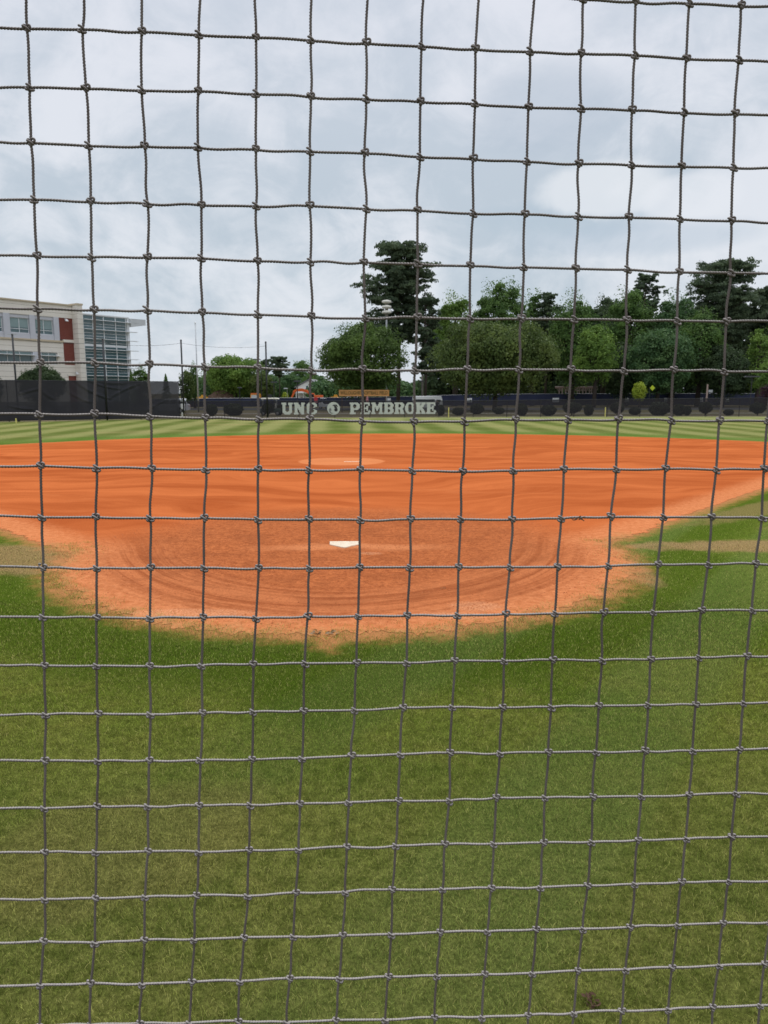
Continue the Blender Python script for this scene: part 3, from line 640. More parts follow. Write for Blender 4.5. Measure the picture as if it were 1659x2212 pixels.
ep = empty('gate_post', (*[(v_) for v_ in at(394, 902, 68.0)][:2], 0)); tag(ep, 'pale metal gate post with shiny clamps at the end of the tall screen', 'post')
MB().tube([(0, 0, 0), (0, 0, 3.4)], .05, 10).build('shaft', black, ep)
for z, mt in ((.35, 'sleeve'), (1.12, 'sleeve')): MB().tube([(0, -.02, z-.22), (0, -.02, z+.26)], .062, 10).build(mt, plain('white_sleeve', (.66, .66, .62), .5), ep)
for z in (1.62, 1.75, 2.75, 2.9): MB().tube([(-.09, -.03, z), (.09, -.03, z)], .04, 8).build('clamp', galv, ep)
# tall poles that hold the ball netting and the cable strung between them
tops = [(24, 723, 41, 908), (222, 733, 232, 906), (388, 735, 398, 903), (571, 739, 578, 901)]
poleP = []
proto = None
for i, (tx, ty, bx_, by_) in enumerate(tops):
    X = atx(bx_, 67); Y = fence_at(atx(bx_, fence_at(atx(bx_, 67)))) - (.22 if i < 3 else .2)
    X = atx(bx_, Y); z = at(tx, ty, Y).z; poleP.append(Vector((X, Y, z)))
    p = empty('net_pole', (X, Y, 0))
    tag(p, ['tall black pole left of the building windows, nearest the picture edge', 'tall black pole standing before the glass curtain wall', 'tall black pole beside the gate post and flagpole', 'tall black pole left of the UNC lettering, beside the white cart roof'][i], 'pole', 'tall black poles along the outfield fence')
    MB().tube([(0, 0, 0), (0, 0, z)], .075, 12).build('shaft', black, p, smooth=True)
    MB().lathe([(.09, z-.02), (.09, z+.03), (.03, z+.07)], 10).build('cap', black, p)
    if i < 2: MB().box(-.42, .34, -.03, .03, z, z+.045).build('crossarm', galv, p)
for a, b_, nm in ((0, 1, 'thin cable from the leftmost pole to the pole at the glass wall'), (1, 2, 'thin cable from the glass wall pole to the gate post pole'), (2, 3, 'thin sagging cable from the gate post pole to the pole by the lettering')):
    A_, B_ = poleP[a], poleP[b_]; A_ = A_-Vector((0, 0, .25)); B_ = B_-Vector((0, 0, .35 if b_ == 3 else .25))
    o = MB().tube([A_.lerp(B_, k/16)-Vector((0, 0, .26*4*(k/16)*(1-k/16))) for k in range(17)], .011, 5).build('cable', plain('cable_black', (.05, .05, .055), .7)); tag(o, nm, 'cable', 'cables between the tall poles')
yel = plain('yellow_post', (.62, .55, .17), .6)
for px, lab in ((35, 'short yellow stub post below the tall screen'), (969, 'short yellow post on the fence right of the lettering'), (1307, 'short yellow post among the clipped bushes')):
    X = atx(px, 72); Y = fence_at(X)-.12; X = atx(px, Y)
    o = MB().lathe([(.05, 0), (.05, .36 if px < 100 else .92), (.035, .38 if px < 100 else .95)], 10).build('yellow_post', yel, loc=(X, Y, 0)); tag(o, lab, 'post', 'short yellow posts')

# ------------------------------------------------------------------ navy fence behind
def navy_pts():
    return [(-80, 108), (-38, 117), (-20, 123), (-5, 128), (10, 132), (22, 135), (40, 137), (60, 138), (110, 138)]
def navy_h(x): return float(np.interp(x, [-40, -12, 0, 6, 14, 30, 60], [1.42, 1.55, 1.65, 1.8, 2.05, 2.2, 2.25]))
def navy_y(x): a = navy_pts(); return float(np.interp(x, [p[0] for p in a], [p[1] for p in a]))
nf_ = empty('navy_fence', (10, 132, 0)); tag(nf_, 'long navy blue cloth fence beyond the clipped bushes', 'fence')
navy = plain('navy_cloth', (.022, .028, .062), .75, .3, .6)
q = MB(); vs = []; xs = np.arange(-80, 110, .8)
for x in xs: vs += [(x-10, navy_y(x)-132+.06*math.sin(x*2.3), .15), (x-10, navy_y(x)-132+.05*math.sin(x*1.9+1), navy_h(x)+.03*math.sin(x*1.1))]
q.add(vs, [(2*i, 2*i+2, 2*i+3, 2*i+1) for i in range(len(xs)-1)]).build('windscreen', navy, nf_)
MB().tube([(x-10, navy_y(x)-132, navy_h(x)+.04) for x in xs[::3]], .035, 6).build('top_rail', galv, nf_)
for x in np.arange(-60, 100, 6.0): MB().tube([(x-10, navy_y(x)-131.9, 0), (x-10, navy_y(x)-131.9, navy_h(x)+.08)], .045, 6).build('post', black, nf_)
white_sign = plain('white_sign', (.72, .74, .74), .6); grey_ink = plain('grey_print', (.30, .32, .34), .7)
for i, (px, lab) in enumerate(((840, 'small white sign on the navy fence behind the wooden sign board end'), (1012, 'white sign on the navy fence below the left edge of the wide oak'), (1200, 'white sign on the navy fence below the pergola'), (1351, 'white sign on the navy fence left of the bright yellow tree'), (1441, 'white sign on the navy fence right of the bright yellow tree'), (1511, 'white sign on the navy fence just left of the wooden pole'), (1570, 'small white sign on the navy fence right of the wooden pole'))):
    Y = navy_y(atx(px, 133))-.15; X = atx(px, Y); r_ = empty('fence_sign', (X, Y, 0)); sc = .55 if i in (0, 6) else 1
    MB().box(-.58*sc, .58*sc, -.01, .01, .75, 1.50).build('panel', white_sign, r_); MB().box(-.50*sc, .50*sc, -.02, -.012, .80, 1.12).build('printed_block', grey_ink, r_)
    tag(r_, lab, 'sign', 'white signs on the navy fence')

# ------------------------------------------------------------------ plants
def leaf_mat(name, c1, c2, c3, scale=.8):
    m, t, b = MAT(name, .6, .2)
    n = t.new('ShaderNodeNewGeometry'); ri = n.outputs['Random Per Island']
    co = t.new('ShaderNodeTexCoord').outputs['Object']
    col = t.mix(ri, c1, c2); col = t.mix(t.step(t.noise(co, scale, 3), .42, .66), col, c3)
    t.put(b.inputs['Base Color'], col)
    tr = t.new('ShaderNodeBsdfTranslucent'); t.l.new(col, tr.inputs[0]); mx = t.new('ShaderNodeMixShader'); mx.inputs[0].default_value = .35
    t.l.new(b.outputs[0], mx.inputs[1]); t.l.new(tr.outputs[0], mx.inputs[2]); t.l.new(mx.outputs[0], t.n['Material Output'].inputs[0])
    return m
LM = dict(
    oak=leaf_mat('oak_leaf', (.050, .092, .022), (.090, .150, .034), (.125, .200, .044), .45),
    oak2=leaf_mat('oak_leaf_olive', (.058, .094, .026), (.100, .146, .038), (.145, .195, .050), .4),
    light=leaf_mat('light_leaf', (.095, .175, .034), (.15, .25, .050), (.20, .31, .06), .5),
    mid=leaf_mat('mid_leaf', (.062, .125, .034), (.105, .185, .046), (.14, .235, .055), .5),
    blue=leaf_mat('cool_leaf', (.050, .108, .042), (.082, .160, .056), (.12, .205, .07), .5),
    dark=leaf_mat('dark_leaf', (.034, .058, .026), (.056, .090, .038), (.075, .115, .045), .5),
    pine=leaf_mat('pine_needle', (.058, .088, .052), (.098, .138, .076), (.125, .170, .088), .6),
    yellow=leaf_mat('yellow_leaf', (.30, .37, .04), (.44, .52, .06), (.36, .46, .06), .8),
    purple=leaf_mat('purple_leaf', (.045, .020, .028), (.07, .030, .04), (.06, .026, .036), .8),
    bush=leaf_mat('clipped_leaf', (.022, .034, .016), (.038, .055, .024), (.05, .066, .03), 2.))
bark = plain('bark', (.055, .045, .038), .95, .35, 2, .1); barkp = plain('pine_bark', (.075, .060, .050), .95, .35, 2, .1)
def cards(cen, nrm, size, r_, stretch=1.5):
    """leaf sprays: one ragged five-cornered blade per spot"""
    n = len(cen); nrm = nrm+r_.normal(0, .55, (n, 3)); nrm /= np.linalg.norm(nrm, axis=1, keepdims=True)+1e-9
    a = np.cross(nrm, r_.normal(0, 1, (n, 3))); a /= np.linalg.norm(a, axis=1, keepdims=True)+1e-9; b_ = np.cross(nrm, a)
    s_ = size*r_.uniform(.55, 1.35, (n, 1)); L_ = a*s_*stretch*.5; W_ = b_*s_*.5
    ks = r_.uniform(.5, 1.1, (5, n, 1)); up = nrm*s_*r_.uniform(-.25, .25, (n, 1))
    P_ = np.stack([cen-L_*ks[0], cen-L_*.2+W_*ks[1]+up, cen+L_*.7+W_*.6*ks[2], cen+L_*ks[3]-W_*.2+up, cen-W_*ks[4]-up*.5], 1)
    return P_.reshape(-1, 3), (np.arange(n)[:, None]*5+np.arange(5)).reshape(-1), np.full(n, 5)
def crown_points(rx, ry, rz, cz, nblob, nleaf, r_, rb=.30, flat=1., bottom=-.85, lump=1.):
    B_ = []
    while len(B_) < nblob:
        d = r_.normal(0, 1, 3); d /= np.linalg.norm(d); k = r_.uniform(.42, .90)**.7
        if d[2]*k < bottom: continue
        B_.append((d[0]*k*rx, d[1]*k*ry, cz+d[2]*k*rz, r_.uniform(.6, 1.3)*rb*rx*lump))
    B_ = np.array(B_); wts = B_[:, 3]**2; idx = r_.choice(nblob, nleaf, p=wts/wts.sum())
    d = r_.normal(0, 1, (nleaf, 3)); d /= np.linalg.norm(d, axis=1, keepdims=True)
    d[:, 2] = np.where(d[:, 2] < -.35, -d[:, 2]*.7, d[:, 2])
    rad = B_[idx, 3][:, None]*r_.uniform(.62, 1.08, (nleaf, 1))**.6
    c = B_[idx, :3]+d*rad*np.array([1, 1, .85])
    lo_ = r_.random(nleaf) < .22; m_ = int(lo_.sum()); g_ = r_.normal(0, 1, (m_, 3)); g_ /= np.linalg.norm(g_, axis=1, keepdims=True)
    wv = 1+.10*np.sin(g_[:, 0]*6+g_[:, 2]*4+cz)+.08*np.sin(g_[:, 1]*9-g_[:, 2]*7)
    c[lo_] = np.array([0, 0, cz])+g_*(wv*r_.uniform(.60, .99, m_))[:, None]*np.array([rx, ry, rz])*1.08; d[lo_] = g_
    return c, d, B_
def tree(px, top, hw, Y, kind, mat, label, base=None, nleaf=9000, size=.34, cat='tree', name='tree', nblob=46, cbot=None, group=None, tr=.022, seed=None, trunk_show=0):
    r_ = np.random.default_rng(seed if seed is not None else int(px*7+top))
    X = atx(px, Y); H = at(px, top, Y).z; rx = hw/1600*Y*1.0
    root = empty(name, (X, Y, 0)); tag(root, label, cat, group)
    q = MB()
    if kind == 'pine':
        cb = H*(1-(cbot or .62))
        q.tube([(0, 0, 0), (.15, 0, H*.4), (-.1, .1, H*.75), (0, 0, H*.97)], [H*.013, H*.011, H*.007, .04], 9)
        C_, N_ = [], []; nb = nblob
        for i in range(nb):
            f_ = (i+.5)/nb; z = cb+(H*.97-cb)*f_; env = max(.25, 1-((f_-.42)/.66)**2)**.5*(.62+.38*min(1, f_/.3))
            a = r_.uniform(0, 2*math.pi); ln = rx*env*r_.uniform(.35, 1.0); rise = r_.uniform(-.05, .55)*ln*(.6+.2*f_)
            e = np.array([math.cos(a)*ln, math.sin(a)*ln, z+rise]); q.tube([(0, 0, z), (e[0]*.5, e[1]*.5, z+rise*.35), tuple(e)], [H*.0035+.02, .05, .02], 5, caps=False)
            for k in range(r_.integers(5, 11)):
                s_ = r_.uniform(.30, 1.05); p = np.array([e[0]*s_, e[1]*s_, z+rise*s_+.25])+r_.normal(0, rx*.11, 3)*np.array([1, 1, .7])
                n = int(nleaf/nb/4.2); d = r_.normal(0, 1, (n, 3)); d /= np.linalg.norm(d, axis=1, keepdims=True); d[:, 2] = np.abs(d[:, 2])*.9-.1
                R_ = rx*r_.uniform(.07, .17)
                C_.append(p+d*np.array([R_, R_, R_*.75])*r_.uniform(.5, 1.05, (n, 1))); N_.append(d)
        for k in range(10):
            p = np.array([r_.normal(0, rx*.14), r_.normal(0, rx*.14), H*(.985-.03*r_.random())]); n = nleaf//90
            d = r_.normal(0, 1, (n, 3)); d /= np.linalg.norm(d, axis=1, keepdims=True); C_.append(p+d*np.array([rx*.16, rx*.16, rx*.08])-np.array([0, 0, rx*.06])); N_.append(np.abs(d))
        C_ = np.vstack(C_); N_ = np.vstack(N_); C_[:, 2] = np.where(C_[:, 2] > H, 2*H-C_[:, 2]-.3, C_[:, 2])
    elif kind == 'cone':
        cb = H*.10; q.tube([(0, 0, 0), (0, 0, H*.9)], [H*.014, .03], 7)
        n = nleaf; f_ = r_.random(n)**.75; a = r_.uniform(0, 2*math.pi, n); lob = 1+.18*np.sin(a*5+f_*19)+.12*np.sin(f_*37)
        rr_ = rx*(1-f_)**.7*lob*r_.uniform(.55, 1.02, n); C_ = np.c_[np.cos(a)*rr_, np.sin(a)*rr_, cb+(H-cb)*f_]; N_ = np.c_[np.cos(a), np.sin(a), np.full(n, .6)]
    else:
        cb = H*(cbot if cbot is not None else .12)*.8; rz = (H-cb)/2; cz = cb+rz
        C_, N_, B_ = crown_points(rx*.84, rx*.84, rz*.88, cz, nblob, int(nleaf*2.2), r_, rb=.23, flat=min(1., rz/rx)/rz*rx if rz<rx else 1., lump=1.)
        C_[:, 2] = np.minimum(C_[:, 2], H*(1+.004*r_.normal(0, 1, len(C_)))); C_[:, 2] = np.maximum(C_[:, 2], cb*.8)
        q.tube([(0, 0, 0), (.1, 0, cz*.35), (-.08, .06, cz), (0, 0, H*.8)], [H*tr*1.25, H*tr, H*tr*.6, .05], 9)
        for i in range(0, len(B_), 3):
            e = B_[i]; z0 = cz*.35+(e[2]-cz*.35)*.35
            if e[2] > z0: q.tube([(0, 0, max(.4, z0*.9)), (e[0]*.45, e[1]*.45, (z0+e[2])/2), (e[0]*.9, e[1]*.9, e[2])], [H*tr*.42, H*tr*.25, .03], 5, caps=False)
    q.build('trunk', barkp if kind == 'pine' else bark, root, smooth=True)
    v_, f_, s_ = cards(C_, N_, size*(.56 if kind == 'pine' else .66), r_, 2.4 if kind == 'pine' else 1.4)
    npmesh('crown', v_, f_, s_, LM[mat], root)
    return root
g1 = 'oaks standing before the navy fence'
tree(785, 692, 104, 106, 'oak', 'oak', 'broad rounded dark green oak behind the wooden sign board', nleaf=26000, size=.34, cbot=.15, nblob=110, group=g1, name='oak_tree')
tree(1068, 690, 146, 101, 'oak', 'oak2', 'widest olive green oak with dark trunk between white van and pergola', nleaf=34000, size=.36, cbot=.14, nblob=150, group=g1, name='oak_tree')
tree(860, 527, 92, 126, 'pine', 'pine', 'tallest dark pine rising behind the rounded oak and siren tower', nleaf=30000, size=.42, nblob=80, cbot=.60, name='pine_tree')
tree(918, 640, 42, 122, 'pine', 'pine', 'thin drooping pine filling the gap between the two oaks', nleaf=8000, size=.40, nblob=46, cbot=.72, name='pine_tree')
T_ = [
 (982, 620, 56, 140, 'oak', 'light', 'bright thin-leaved tree just right of the tallest pine', dict(nleaf=11000, cbot=.2, nblob=60)),
 (1078, 590, 66, 136, 'oak', 'mid', 'tall leafy tree rising behind the widest oak', dict(nleaf=14000, cbot=.25, nblob=70)),
 (1148, 616, 32, 142, 'oak', 'mid', 'olive tree tucked between the tall leafy tree and the thin pine', dict(nleaf=5000, cbot=.35)),
 (1176, 630, 34, 139, 'pine', 'pine', 'thin pine with bare trunk against a gap of sky', dict(nleaf=5000, nblob=30, cbot=.48)),
 (1232, 620, 62, 135, 'oak', 'mid', 'green tree directly above the left end of the pergola', dict(nleaf=13000, cbot=.1, nblob=70)),
 (1300, 627, 50, 152, 'oak', 'dark', 'dark tree in the second row behind the pergola', dict(nleaf=9000, cbot=.1)),
 (1282, 700, 52, 124, 'oak', 'light', 'lighter green tree low in front of the dark tree by the pergola', dict(nleaf=9000, cbot=.3)),
 (1350, 614, 66, 141, 'oak', 'mid', 'rounded tree above the bright yellow tree, under the lone pine top', dict(nleaf=15000, cbot=.12, nblob=70)),
 (1382, 590, 40, 156, 'pine', 'pine', 'pine whose sparse top pokes above the rounded tree', dict(nleaf=7000, nblob=36, cbot=.5)),
 (1448, 620, 60, 137, 'oak', 'blue', 'cool green tree left of the big spreading pine', dict(nleaf=13000, cbot=.1, nblob=70)),
 (1418, 700, 84, 126, 'oak', 'blue', 'wide low tree hanging over the navy fence right of the yellow tree', dict(nleaf=15000, cbot=.12, nblob=80)),
 (1505, 660, 56, 131, 'oak', 'mid', 'layered green tree below the big spreading pine', dict(nleaf=11000, cbot=.15)),
 (1548, 566, 84, 143, 'pine', 'pine', 'big spreading pine, tallest at the right of the treeline', dict(nleaf=26000, nblob=95, cbot=.55)),
 (1640, 622, 60, 146, 'pine', 'pine', 'ragged pine on the far right of the treeline', dict(nleaf=14000, nblob=60, cbot=.6)),
 (1560, 740, 66, 128, 'oak', 'dark', 'dark low tree behind the wooden pole', dict(nleaf=11000, cbot=.06)),
 (1345, 735, 54, 130, 'oak', 'dark', 'very dark low tree behind the yellow tree', dict(nleaf=10000, cbot=.04)),
 (1632, 700, 34, 127, 'oak', 'light', 'sparse pale tree near the right edge with sky showing through', dict(nleaf=3500, cbot=.15)),
 (1672, 760, 44, 112, 'oak', 'light', 'bright green tree cut by the right picture edge', dict(nleaf=7000, cbot=.1)),
 (1720, 650, 70, 140, 'oak', 'mid', 'green tree beyond the right picture edge', dict(nleaf=6000, cbot=.1)),
 (510, 764, 76, 150, 'oak', 'light', 'broad bright green tree behind the dirt mound', dict(nleaf=16000, cbot=.12, nblob=80)),
 (566, 800, 34, 146, 'oak', 'oak2', 'olive tree behind the second tall pole from the lettering', dict(nleaf=6000, cbot=.1)),
 (470, 792, 38, 156, 'oak', 'blue', 'dark green tree between the flagpole and the broad bright tree', dict(nleaf=6000, cbot=.1)),
 (576, 776, 16, 182, 'pine', 'pine', 'small dark pine top beside the fourth tall pole', dict(nleaf=3000, nblob=22, cbot=.5)),
 (604, 771, 25, 186, 'pine', 'pine', 'round-topped far pine left of the white house', dict(nleaf=6000, nblob=36, cbot=.45)),
 (655, 773, 30, 232, 'oak', 'mid', 'far green tree directly above the white house', dict(nleaf=6000, cbot=.3)),
 (630, 802, 30, 210, 'oak', 'blue', 'far bluish tree behind the orange digger arm', dict(nleaf=5000, cbot=.05)),
 (596, 812, 30, 205, 'oak', 'blue', 'far bluish tree left of the white house', dict(nleaf=5000, cbot=.05)),
 (672, 800, 22, 214, 'oak', 'mid', 'far tree between the white house and the rounded oak', dict(nleaf=4000, cbot=.05)),
 (95, 787, 52, 83, 'oak', 'dark', 'spreading dark green tree in front of the cream building wall', dict(nleaf=15000, cbot=.2, size=.22, nblob=70)),
 (-14, 797, 26, 82, 'oak', 'dark', 'dark green tree cut by the left picture edge', dict(nleaf=5000, cbot=.2, size=.22)),
]
g2 = 'trees of the treeline'
for px, top, hw, Y, kind, mat, lab, kw in T_:
    tree(px, top, hw, Y, kind, mat, lab, group=g2, name='pine_tree' if kind == 'pine' else 'broadleaf_tree', **{'size': .40, **kw})
tree(306, 784, 22, 108, 'oak', 'mid', 'upright green young tree right of the glass building', nleaf=5000, size=.24, name='young_tree', group='young upright trees')
tree(287, 800, 9, 100, 'cone', 'mid', 'small upright tree close against the glass building corner', nleaf=1600, size=.18, name='young_tree', group='young upright trees')
tree(361, 808, 12, 112, 'cone', 'mid', 'small pointed young tree alone against the sky above the tall screen', nleaf=1800, size=.2, name='young_tree', group='young upright trees')
tree(405, 796, 20, 116, 'oak', 'oak2', 'bushy upright tree left of the flagpole', nleaf=5000, size=.25, name='young_tree', group='young upright trees')
tree(421, 779, 14, 118, 'oak', 'mid', 'taller narrow tree with a loose tip behind the flagpole', nleaf=3000, size=.24, name='young_tree', group='young upright trees')
tree(1379, 823, 17, 116, 'oak', 'yellow', 'small bright yellow-green tree above the navy fence', nleaf=3000, size=.22, cbot=.3, nblob=26, name='small_tree')
tree(1662, 826, 30, 104, 'oak', 'purple', 'purple-leaved shrub rising over the fence at the right edge', nleaf=4000, size=.2, cbot=.1, nblob=26, name='purple_shrub', cat='shrub')
tree(616, 846, 9, 170, 'oak', 'yellow', 'tiny yellow-green shrub below the digger arm', nleaf=700, size=.25, cbot=.1, nblob=10, name='small_shrub', cat='shrub')
# clipped bushes behind the outfield fence: px, half width px, height px, base distance, lollipop?
BU = [(457, 12, 24, 78, 0, 'tall rounded bush just right of the flagpole base'), (505, 20, 25, 79, 0, 'wide clipped bush below the dirt mound'), (580, 13, 24, 79, 1, 'rounded bush under the cart roof'), (603, 9, 22, 80, 0, 'small bush left of the letter U'),
 (952, 8, 22, 79, 0, 'small bush right behind the letter E'), (990, 13, 16, 80, 0, 'low faint bush right of the yellow post'), (1030, 14, 22, 84, 0, 'faint square bush left of the oak trunk'), (1077, 12, 14, 84, 0, 'low bush at the foot of the oak trunk'),
 (1127, 12, 25, 79, 0, 'round bush halfway between oak trunk and first white sign right of it'), (1185, 16, 22, 78, 0, 'flat-topped clipped bush below the pergola sign'), (1235, 19, 26, 80, 1, 'wide round bush under the pergola'), (1271, 10, 23, 78, 0, 'narrow egg-shaped bush left of the yellow post'),
 (1333, 14, 26, 80, 1, 'round bush right of the yellow post'), (1371, 12, 16, 81, 0, 'low faint bush under the yellow tree'), (1424, 21, 28, 79, 0, 'largest round clipped bush of the row'), (1466, 13, 24, 78, 0, 'dark egg-shaped bush of a touching pair'), (1484, 8, 20, 79, 0, 'smaller bush of the touching pair'),
 (1523, 13, 27, 79, 1, 'round bush below the wooden pole'), (1573, 10, 13, 79, 0, 'lowest bush of the row'), (1636, 15, 26, 79, 1, 'round bush near the right picture edge')]
rb = np.random.default_rng(8); n = 2600
d = rb.normal(0, 1, (n, 3)); d /= np.linalg.norm(d, axis=1, keepdims=True); lob = 1+.06*np.sin(d[:, 0]*7+d[:, 2]*5)+.05*np.sin(d[:, 1]*9)
v_, f_, s_ = cards(d*(lob*rb.uniform(.86, 1.02, n))[:, None]*np.array([.5, .5, .5])+np.array([0, 0, .5]), d, .11, rb, 1.3)
proto = empty('clipped_bush', (0, 0, 0)); npmesh('foliage', v_, f_, s_, LM['bush'], proto)
MB().tube([(0, 0, 0), (0, 0, .6)], [.05, .03], 6).build('trunk', bark, proto)
for i, (px, hw, hp_, Y, lol, lab) in enumerate(BU):
    o = proto if i == 0 else copy_tree(proto); Hb = hp_/1600*Y; wdt = 2*hw/1600*Y
    o.location = (atx(px, Y), Y, 0); lift = .22 if lol else .0
    o.scale = (wdt, wdt, Hb); o.rotation_euler.z = i*1.7
    if lol:
        o.children[0].location.z = .18; o.children[0].scale = (1, 1, .86)
    tag(o, lab, 'bush', 'clipped bushes behind the outfield fence')

# ------------------------------------------------------------------ distant wood that closes the view
def woods(name, spans, label, seed, mat):
    r_ = np.random.default_rng(seed); C_, N_ = [], []
    for x0, x1, Y, top, n in spans:
        X0, X1 = atx(x0, Y), atx(x1, Y); H = at(900, top, Y).z
        for k in range(n):
            X = r_.uniform(X0, X1); R_ = r_.uniform(2.2, 4.2); z = r_.uniform(.5, max(1., H-R_*.8)); m_ = 240
            d = r_.normal(0, 1, (m_, 3)); d /= np.linalg.norm(d, axis=1, keepdims=True); d[:, 2] = np.where(d[:, 2] < -.3, -d[:, 2], d[:, 2])
            C_.append(np.array([X, Y+r_.uniform(-4, 4), z])+d*R_*np.array([1, 1, .8])*r_.uniform(.6, 1.05, (m_, 1))); N_.append(d)
    C_ = np.vstack(C_); N_ = np.vstack(N_); C_[:, 2] = np.maximum(C_[:, 2], .1)
    v_, f_, s_ = cards(C_, N_, .62, r_, 1.4)
    return tag(npmesh(name, v_, f_, s_, LM[mat]), label, 'woods', kind='stuff')
woods('far_woods', [(930, 1760, 172, 690, 420), (1180, 1760, 168, 645, 240)], 'dense dark wood closing the view behind the treeline', 21, 'dark')
woods('low_woods', [(425, 700, 226, 806, 150), (690, 960, 190, 820, 130)], 'low distant wood behind the white house and the oaks', 22, 'blue')

# ------------------------------------------------------------------ campus building (local x runs along the facade, y goes into the building)
cream = None
def cream_mat():
    m, t, b = MAT('cream_panel', .85, .2)
    co = t.new('ShaderNodeTexCoord').outputs['Object']; sp_ = t.new('ShaderNodeSeparateXYZ'); t.l.new(co, sp_.inputs[0])
    fr = t.m('FRACT', t.m('DIVIDE', t.m('ADD', sp_.outputs[2], .02), .62))
    j = t.m('LESS_THAN', fr, .06)
    c_ = t.mix(t.noise(co, .7, 4), (.64, .60, .53), (.74, .70, .63))
    t.put(b.inputs['Base Color'], t.mix(j, c_, (.30, .27, .22)))
    return m
cream = cream_mat(); coping = plain('tan_coping', (.52, .44, .32), .8)
m, t, b = MAT('red_brick', .9, .15)
bt = t.new('ShaderNodeTexBrick'); co = t.new('ShaderNodeTexCoord').outputs['Object']; sp_ = t.new('ShaderNodeSeparateXYZ'); t.l.new(co, sp_.inputs[0])
t.l.new(t.vec(t.m('ADD', sp_.outputs[0], sp_.outputs[1]), sp_.outputs[2]), bt.inputs['Vector']); bt.inputs['Scale'].default_value = 5
bt.inputs['Color1'].default_value = (.19, .055, .042, 1); bt.inputs['Color2'].default_value = (.15, .042, .034, 1); bt.inputs['Mortar'].default_value = (.26, .13, .10, 1); bt.inputs['Mortar Size'].default_value = .012
t.l.new(bt.outputs[0], b.inputs['Base Color']); brick = m
alu = plain('pale_metal_panel', (.50, .51, .55), .5, .1, 2); white_alu = plain('white_metal', (.70, .72, .73), .45, .08, 2)
def glass_mat(name, col, r=.12):
    m, t, b = MAT(name, r, .6); co = t.new('ShaderNodeTexCoord').outputs['Object']
    t.put(b.inputs['Base Color'], t.mix(t.noise(co, .6, 3, .5), tuple(x*.7 for x in col), tuple(x*1.35 for x in col))); return m
glass = glass_mat('teal_glass', (.070, .120, .130)); blind = glass_mat('blind_behind_glass', (.19, .27, .27), .25)
B = empty('campus_building', (-46.6, 90, 0), R(54)); tag(B, 'cream and brick three storey building with a glass curtain wall on its corner', 'building')
Z1 = 13.43
q = MB()
for x0, x1, z0, z1 in ((-16, 10.65, 0, 5.95), (-16, -1.2, 5.95, 7.42), (-16, 9.15, 7.42, 8.78), (8.25, 9.15, 5.95, 7.42), (-16, 10.65, 11.86, Z1)): q.box(x0, x1, 0, .4, z0, z1)
q.box(-16, 18.0, 16, 20, 0, 12.3); q.box(-16, 10.65, .9, 16, 0, Z1-.3); q.build('wall', cream, B)
q = MB().box(8.72, 10.65, .06, .4, 9.15, 11.86).box(9.15, 10.65, .06, .4, 5.9, 8.78).box(9.6, 10.65, -.02, 0, 0, 4.55).build('brick_panel', brick, B)
for x0, x1, z0, z1, y0 in ((-16.1, 10.62, Z1, Z1+.16, -.18), (-16, 9.15, 8.78, 8.98, -.16), (9.152, 10.64, 8.80, 9.14, -.10), (9.45, 10.64, 4.55, 4.85, -.1)): MB().box(x0, x1, y0, .42, z0, z1).build('ledge', coping if y0 < -.12 else cream, B)
q = MB().box(10.66, 11.41, -1.17, 1.5, 0, 13.5); q.build('corner_pier', cream, B); MB().box(10.60, 11.48, -1.24, 1.56, 13.5, 13.72).build('pier_cap', coping, B)
def window(x0, x1, z0, z1, nx, zt, y=.30, mat=blind, split=None, name='window'):
    fr = MB(); w_ = .06
    fr.box(x0, x0+w_, y-.07, y, z0, z1).box(x1-w_, x1, y-.07, y, z0, z1).box(x0+w_, x1-w_, y-.07, y, z0, z0+w_).box(x0+w_, x1-w_, y-.07, y, z1-w_, z1)
    for k in range(1, nx): c_ = x0+(x1-x0)*k/nx; fr.box(c_-.03, c_+.03, y-.066, y-.002, z0+w_, z1-w_)
    for z in zt:
        for k in range(nx):
            a_ = x0+(x1-x0)*k/nx+(.03 if k else w_); b__ = x0+(x1-x0)*(k+1)/nx-(.03 if k < nx-1 else w_); fr.box(a_, b__, y-.062, y-.004, z-.03, z+.03)
    f = fr.build(name, white_alu, B)
    if split: MB().box(x0+.02, x1-.02, y-.02, y+.01, split, z1-.02).build('blind', blind, f); MB().box(x0+.02, x1-.02, y-.02, y+.01, z0+.02, split-.002).build('pane', glass, f)
    else: MB().box(x0+.02, x1-.02, y-.02, y+.01, z0+.02, z1-.02).build('pane', mat, f)
for x0, x1 in ((-6.9, -4.5), (-3.75, -1.35), (-.62, 1.55), (2.45, 4.84), (5.60, 7.97)):
    window(x0, x1, 9.62, 11.45, 2, (10.12,), split=10.30)
    MB().box(x0-.05, x1+.05, .12, .36, 11.45, 11.86).build('window_head', alu, B)
    MB().box(x0-.05, x1+.05, .05, .36, 8.98, 9.62).build('spandrel', alu, B)
for x0, x1 in ((-16, -6.95), (-4.45, -3.8), (-1.3, -.67), (1.6, 2.4), (4.89, 5.55), (8.02, 8.72)): MB().box(x0, x1, -.05, .36, 8.98, 11.86).build('pilaster', alu, B)
for x0, x1, nx in ((-1.2, 5.0, 4), (6.1, 8.25, 2)):
    window(x0, x1, 5.95, 7.42, nx, (7.0,), split=6.9, name='ribbon_window'); MB().box(x0-.1, x1+.25, -.42, .2, 6.96, 7.03).build('sunshade', white_alu, B)
MB().box(5.0, 6.1, -.03, .36, 5.95, 7.42).build('pilaster', alu, B)
